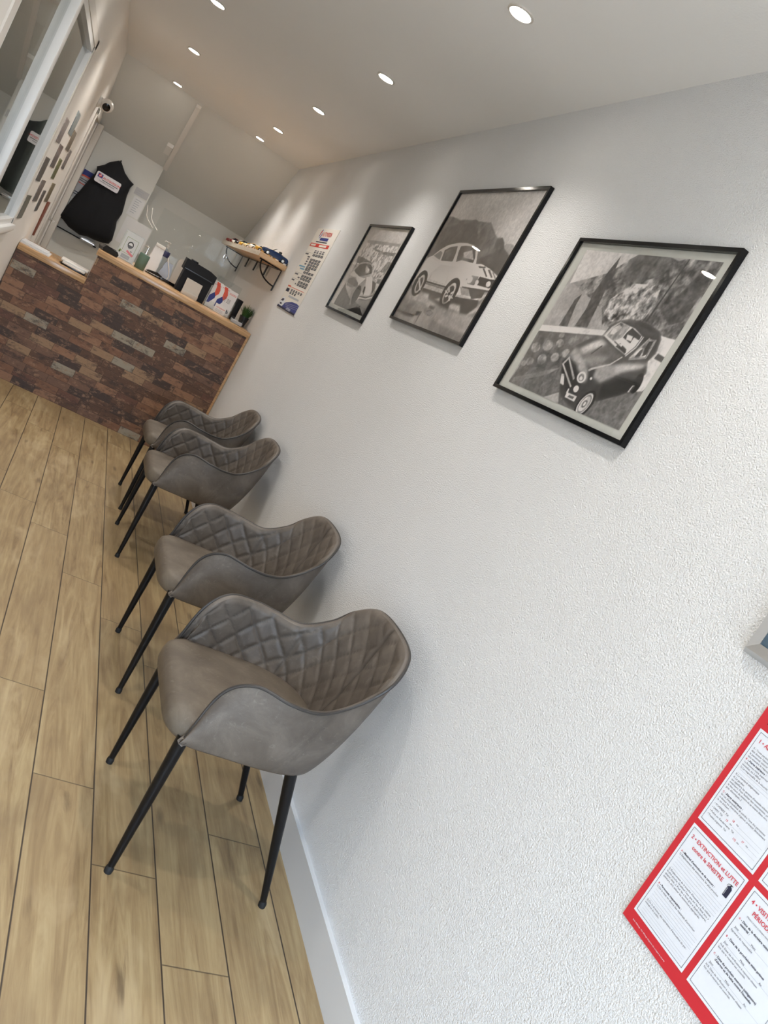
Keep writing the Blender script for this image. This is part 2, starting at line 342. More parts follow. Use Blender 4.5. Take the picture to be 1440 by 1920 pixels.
m = MB(); m.box((GXP-.006, WY0+.02, WZ0+.02), (GXP, 3.70, WZ1-.02), 'window_glass'); m.build('pane', wd)
m = MB(); m.box((GXP-.006, 3.71, WZ0+.02), (GXP, WY1-.02, WZ1-.02), 'window_glass'); m.build('pane', wd)

# door in the far left corner
d = thing('door_1', 'cream painted inner door with white casing in the far left corner', 'door', (LW, 7.75, 0)); d['kind'] = 'structure'
m = MB(); m.box((LW-.05, DY0+.005, .005), (LW-.012, DY1-.005, DZ-.005), 'door_paint', .002); leaf = m.build('door_leaf', d)
m = MB(); m.box((LW, DY0-.10, 0), (LW+.012, DY0, DZ+.05), 'door_paint', .003); m.box((LW, DY0-.10, DZ), (LW+.012, DY1+.02, DZ+.06), 'door_paint', .003); m.build('casing', d)
m = MB(); m.lathe([(.024, 0), (.024, .008), (.009, .010), (.009, .05)], (LW-.012, 7.74, 1.0), 'chrome', 12, 'x'); m.tube([(LW+.036, 7.74, 1.0), (LW+.042, 7.70, 1.0), (LW+.042, 7.63, 1.0)], .008, 'white_plastic'); m.build('door_handle', leaf)
m = MB(); m.box((LW, 8.13, 0), (LW+.055, YB1, 1.91), 'door_paint', .012); struct('trim_2', m)

# ------------------------------------------------------------------ reception counter
YC = 5.924; XH = -1.125; ZT = 1.068; ZL = .862
rc = thing('reception_counter', 'brick clad reception counter with two oak worktops at different heights', 'counter', (-.79, YC+.3, 0))
m = MB()
m.prism([(LW+.004, YC+.012, 0), (-.006, YC+.012, 0), (-.006, YC+.012, ZT-.038), (XH, YC+.012, ZT-.038), (XH, YC+.012, ZL-.042), (LW+.004, YC+.012, ZL-.042)], (0, .03, 0), 'brick_cladding'); m.build('brick_front', rc)
m = MB(); m.box((XH, YC+.042, 0), (-.006, YC+.90, ZT-.038), 'door_paint'); m.box((LW+.006, YC+.042, 0), (XH, YC+.56, ZL-.042), 'door_paint'); m.box((XH-.002, YC+.03, ZL), (XH, YC+.9, ZT-.038), 'door_paint'); m.build('cabinet_body', rc)
m = MB(); m.box((XH-.015, YC, ZT-.038), (-.004, YC+.92, ZT), 'oak_worktop', .003); m.build('worktop', rc)
m = MB(); m.box((LW+.004, YC, ZL-.042), (XH-.001, YC+.57, ZL), 'oak_worktop', .003); m.build('worktop', rc)
m = MB(); m.box((-.020, YC+.006, 0), (-.003, YC+.012, ZT-.038), 'oak_worktop'); m.build('edge_strip', rc)

# ------------------------------------------------------------------ ceiling spotlights
def spot(x, y, label, e=1.0):
    t = thing('recessed_spotlight', label, 'ceiling light', (x, y, ZC), 0, 'recessed ceiling spotlights')
    m = MB(); m.lathe([(.043, 0), (.043, -.004), (.036, -.006), (.033, -.002), (.033, 0)], (0, 0, 0), 'lamp_rim', 28); m.build('rim', t, local=True)
    m = MB(); m.lathe([(.032, -.001), (.031, -.005), (.02, -.0065), (.001, -.007)], (0, 0, 0), 'lamp_glow', 24); m.build('lens', t, local=True)
    l = bpy.data.lights.new('spot_lamp', 'SPOT'); l.energy = SPOT_E*e; l.color = SPOT_C; l.spot_size = math.radians(SPOT_A); l.spot_blend = SPOT_B; l.shadow_soft_size = .03
    o = bpy.data.objects.new('spot_lamp', l); COL.objects.link(o); o.location = (x, y, ZC-.012); return t
SPOT_E, SPOT_C, SPOT_A, SPOT_B = 19.5, (1, .945, .885), 124, .92
RL = [(1.17, None), (2.489, 'nearest visible spotlight in the right row, above the largest picture gap'), (3.809, 'second visible spotlight of the right row, counting from the camera'), (5.128, 'third visible spotlight of the right row, just before the counter'), (6.449, 'fourth visible spotlight of the right row, above the counter'), (7.28, 'farthest spotlight of the right row, at the edge of the sloping ceiling')]
for y, lb in RL: spot(-.422, y, lb or ('recessed spotlight of the right row overhead, %s' % {1.17: 'just in front of the camera'}[y]))
LL = [(3.19, None), (1.87, None), (.55, None), (4.51, 'nearest visible spotlight of the left row, cut by the top of the photo'), (5.82, 'middle visible spotlight of the left row, left of the counter'), (7.327, 'farthest spotlight of the left row, touching the sloping ceiling')]
for y, lb in LL: spot(-1.15, y, lb or ('recessed spotlight of the left row overhead, %s' % {3.19: 'facing the office window', 1.87: 'at the near end of the office window', .55: 'beside the camera'}[y]))

# ------------------------------------------------------------------ chairs
def chair_meshes():
    RC = [(-.538, .220, .392), (-.513, .221, .528), (-.458, .244, .585), (-.372, .276, .586), (-.298, .267, .583), (-.226, .229, .591), (-.157, .210, .640), (-.113, .195, .698), (-.079, .129, .749), (-.069, 0, .760)]
    BC = [(-.542, .226, .384), (-.505, .232, .384), (-.445, .236, .386), (-.375, .240, .388), (-.305, .236, .388), (-.240, .220, .388), (-.190, .182, .388), (-.160, .126, .388), (-.145, .065, .388), (-.142, 0, .388)]
    full = lambda c: [(x+.33, -w, z) for x, w, z in c]+[(x+.33, w, z) for x, w, z in c[-2::-1]]
    r = spline(full(RC), 14); b = spline(full(BC), 14); n = len(r)
    nv = 44; V = np.linspace(0, 1, nv)
    O = np.zeros((n, nv, 3))
    ce = np.array([-.04, 0, 0])
    for j, v in enumerate(V):
        P = b*(1-v)+r*v; d = P-ce; d[:, 2] = 0; d /= np.linalg.norm(d, axis=1)[:, None]+1e-9
        O[:, j] = P+d*(.014*math.sin(PI*v**.8))[..., None] if False else P+d*.014*math.sin(PI*v**.8)
    du = np.gradient(O, axis=0); dv = np.gradient(O, axis=1); N = np.cross(du, dv); N /= np.linalg.norm(N, axis=2)[..., None]+1e-9
    cen = np.array([-.04, 0, .5]); s_ = np.sign(np.sum(N*(O-cen), axis=2).mean()); N *= s_
    th = .013+.017*(1-V)[None, :, None]; fac = np.minimum(1, (np.arange(n)/9.0)); fac = np.minimum(fac, fac[::-1])*.88+.12
    I = O-N*(th*fac[:, None, None])
    # quilting
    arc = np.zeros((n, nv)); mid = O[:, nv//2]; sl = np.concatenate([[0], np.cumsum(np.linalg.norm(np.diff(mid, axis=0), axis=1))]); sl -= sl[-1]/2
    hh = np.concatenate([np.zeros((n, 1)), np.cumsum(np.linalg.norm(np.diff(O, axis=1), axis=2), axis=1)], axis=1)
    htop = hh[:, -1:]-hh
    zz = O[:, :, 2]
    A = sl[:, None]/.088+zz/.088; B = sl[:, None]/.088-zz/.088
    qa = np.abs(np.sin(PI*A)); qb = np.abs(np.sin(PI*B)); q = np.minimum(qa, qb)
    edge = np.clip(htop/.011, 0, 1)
    seam = np.ones((n, nv))
    for sc in (0.0, -.30, .30): seam = np.minimum(seam, np.clip(np.abs(sl[:, None]-sc-.0)/.010, 0, 1)**.6)
    puff = np.clip(q*1.9, 0, 1)**.55*.0065*edge*seam+.001*edge
    I = I-N*puff[..., None]
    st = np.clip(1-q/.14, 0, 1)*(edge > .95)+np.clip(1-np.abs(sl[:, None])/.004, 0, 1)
    return r, b, O, N, I, st, n, nv
def grid_mesh(name, G, mat, parent, closed_u=False, att=None, smooth=True):
    n, k = G.shape[:2]; me = bpy.data.meshes.new(name); vs = G.reshape(-1, 3)
    fs = [(i*k+j, ((i+1) % n)*k+j, ((i+1) % n)*k+j+1, i*k+j+1) for i in range(n if closed_u else n-1) for j in range(k-1)]
    me.from_pydata(vs.tolist(), [], fs); me.materials.append(M(mat)); me.polygons.foreach_set('use_smooth', [smooth]*len(fs)); me.update()
    b_ = bmesh.new(); b_.from_mesh(me); bmesh.ops.recalc_face_normals(b_, faces=list(b_.faces)); b_.to_mesh(me); b_.free()
    if att is not None:
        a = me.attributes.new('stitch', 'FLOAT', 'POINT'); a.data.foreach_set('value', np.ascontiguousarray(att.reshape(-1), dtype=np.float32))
    o = bpy.data.objects.new(name, me); COL.objects.link(o); o.parent = parent; return o
def make_chair(label, loc):
    ch = thing('tub_chair', label, 'chair', loc, 0, 'waiting chairs along the wall')
    r, b, O, N, I, st, n, nv = chair_meshes()
    # outer shell with rolled top edge, and bottom lip
    top = r; mid1 = O[:, -1]*.5+I[:, -1]*.5; mid1[:, 2] += .006
    bot = O[:, 0]*.4+I[:, 0]*.6; bot[:, 2] -= .006
    G = np.concatenate([bot[:, None], O, (O[:, -1]*.85+I[:, -1]*.15+np.array([0, 0, .004]))[:, None], mid1[:, None], I[:, -1:][:, :1]], axis=1)
    grid_mesh('shell', G, 'grey_leather', ch)
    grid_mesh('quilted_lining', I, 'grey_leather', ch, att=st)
    # closing of the arm fronts
    for e in (0, n-1):
        m = MB(); o_ = [tuple(p) for p in O[e]]; i_ = [tuple(p) for p in I[e]]
        vs = o_+i_; k = len(o_); m.add(vs, [(j, j+1, k+j+1, k+j) for j in range(k-1)], 'grey_leather', True); m.build('arm_front', ch, local=True)
    m = MB(); m.tube([tuple(p+np.array([0, 0, .003])) for p in r], .0042, 'piping_leather', 8); m.build('piping', ch, local=True)
    # seat cushion
    TH = np.linspace(0, 2*PI, 161)[:-1]; prof = [(.02, .453), (.25, .4525), (.5, .450), (.75, .4455), (.88, .440), (.95, .4355), (.985, .427), (1.0, .410), (1.0, .390), (.985, .381), (.95, .3765), (.4, .3765), (.02, .3765)]
    rings = []
    for rr, z in prof:
        ring = []
        for a in TH:
            c, s = math.cos(a), math.sin(a); e = 2/7.0 if c < 0 else 2/2.7
            x = math.copysign(abs(c)**e, c); y = math.copysign(abs(s)**e, s)
            wd_ = .2496-.0511*max(0, (-.3-x)/.7)**1.5
            px = -.03+(.2246 if x < 0 else .22)*x*rr; k = min(1, max(0, (-.165-px)/.03)); k = k*k*(3-2*k)
            ring.append((px, max(-1, min(1, y))*rr*(wd_*k+min(wd_, .219)*(1-k)), z+(.008*(1-k) if z < .40 else 0)))
        rings.append(ring)
    grid_mesh('seat_cushion', np.array(rings).transpose(1, 0, 2), 'grey_leather_seat', ch, closed_u=True)
    m = MB(); m.box((-.20, -.18, .370), (.08, .18, .384), 'black_plastic', .004); m.build('underframe', ch, local=True)
    for sx, tx, ty, fx, fy in ((-1, -.205, .205, -.207, .2135), (1, .085, .205, .210, .213)):
        for s in (-1, 1):
            m = MB(); a = Vector((tx, s*ty, .392)); f_ = Vector((fx, s*fy, .006)); m.tube([a, a.lerp(f_, .5), f_], [.0160, .0128, .0085], 'black_metal', 16)
            lg = m.build('leg', ch, local=True)
            m = MB(); d_ = (a-f_).normalized(); m.tube([f_-Vector((0, 0, .006)), f_+d_*.004, f_+d_*.008, f_+d_*.014], [.0100, .0108, .0100, .0085], 'black_rubber', 16); fc = m.build('foot_cap', lg, local=True)
    return ch
CH = [(-.33, 1.856, 0), (-.303, 2.674, 0), (-.306, 3.835, 0), (-.288, 4.512, 0)]
CL = ['nearest grey quilted tub chair, in front of the bare near wall', 'second grey quilted tub chair from the camera, right behind the nearest one', 'third grey quilted tub chair from the camera, past the gap in the row', 'farthest grey quilted tub chair, beside the brick counter']
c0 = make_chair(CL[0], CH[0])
for p, lb in zip(CH[1:], CL[1:]): dup(c0, p, None, lb)
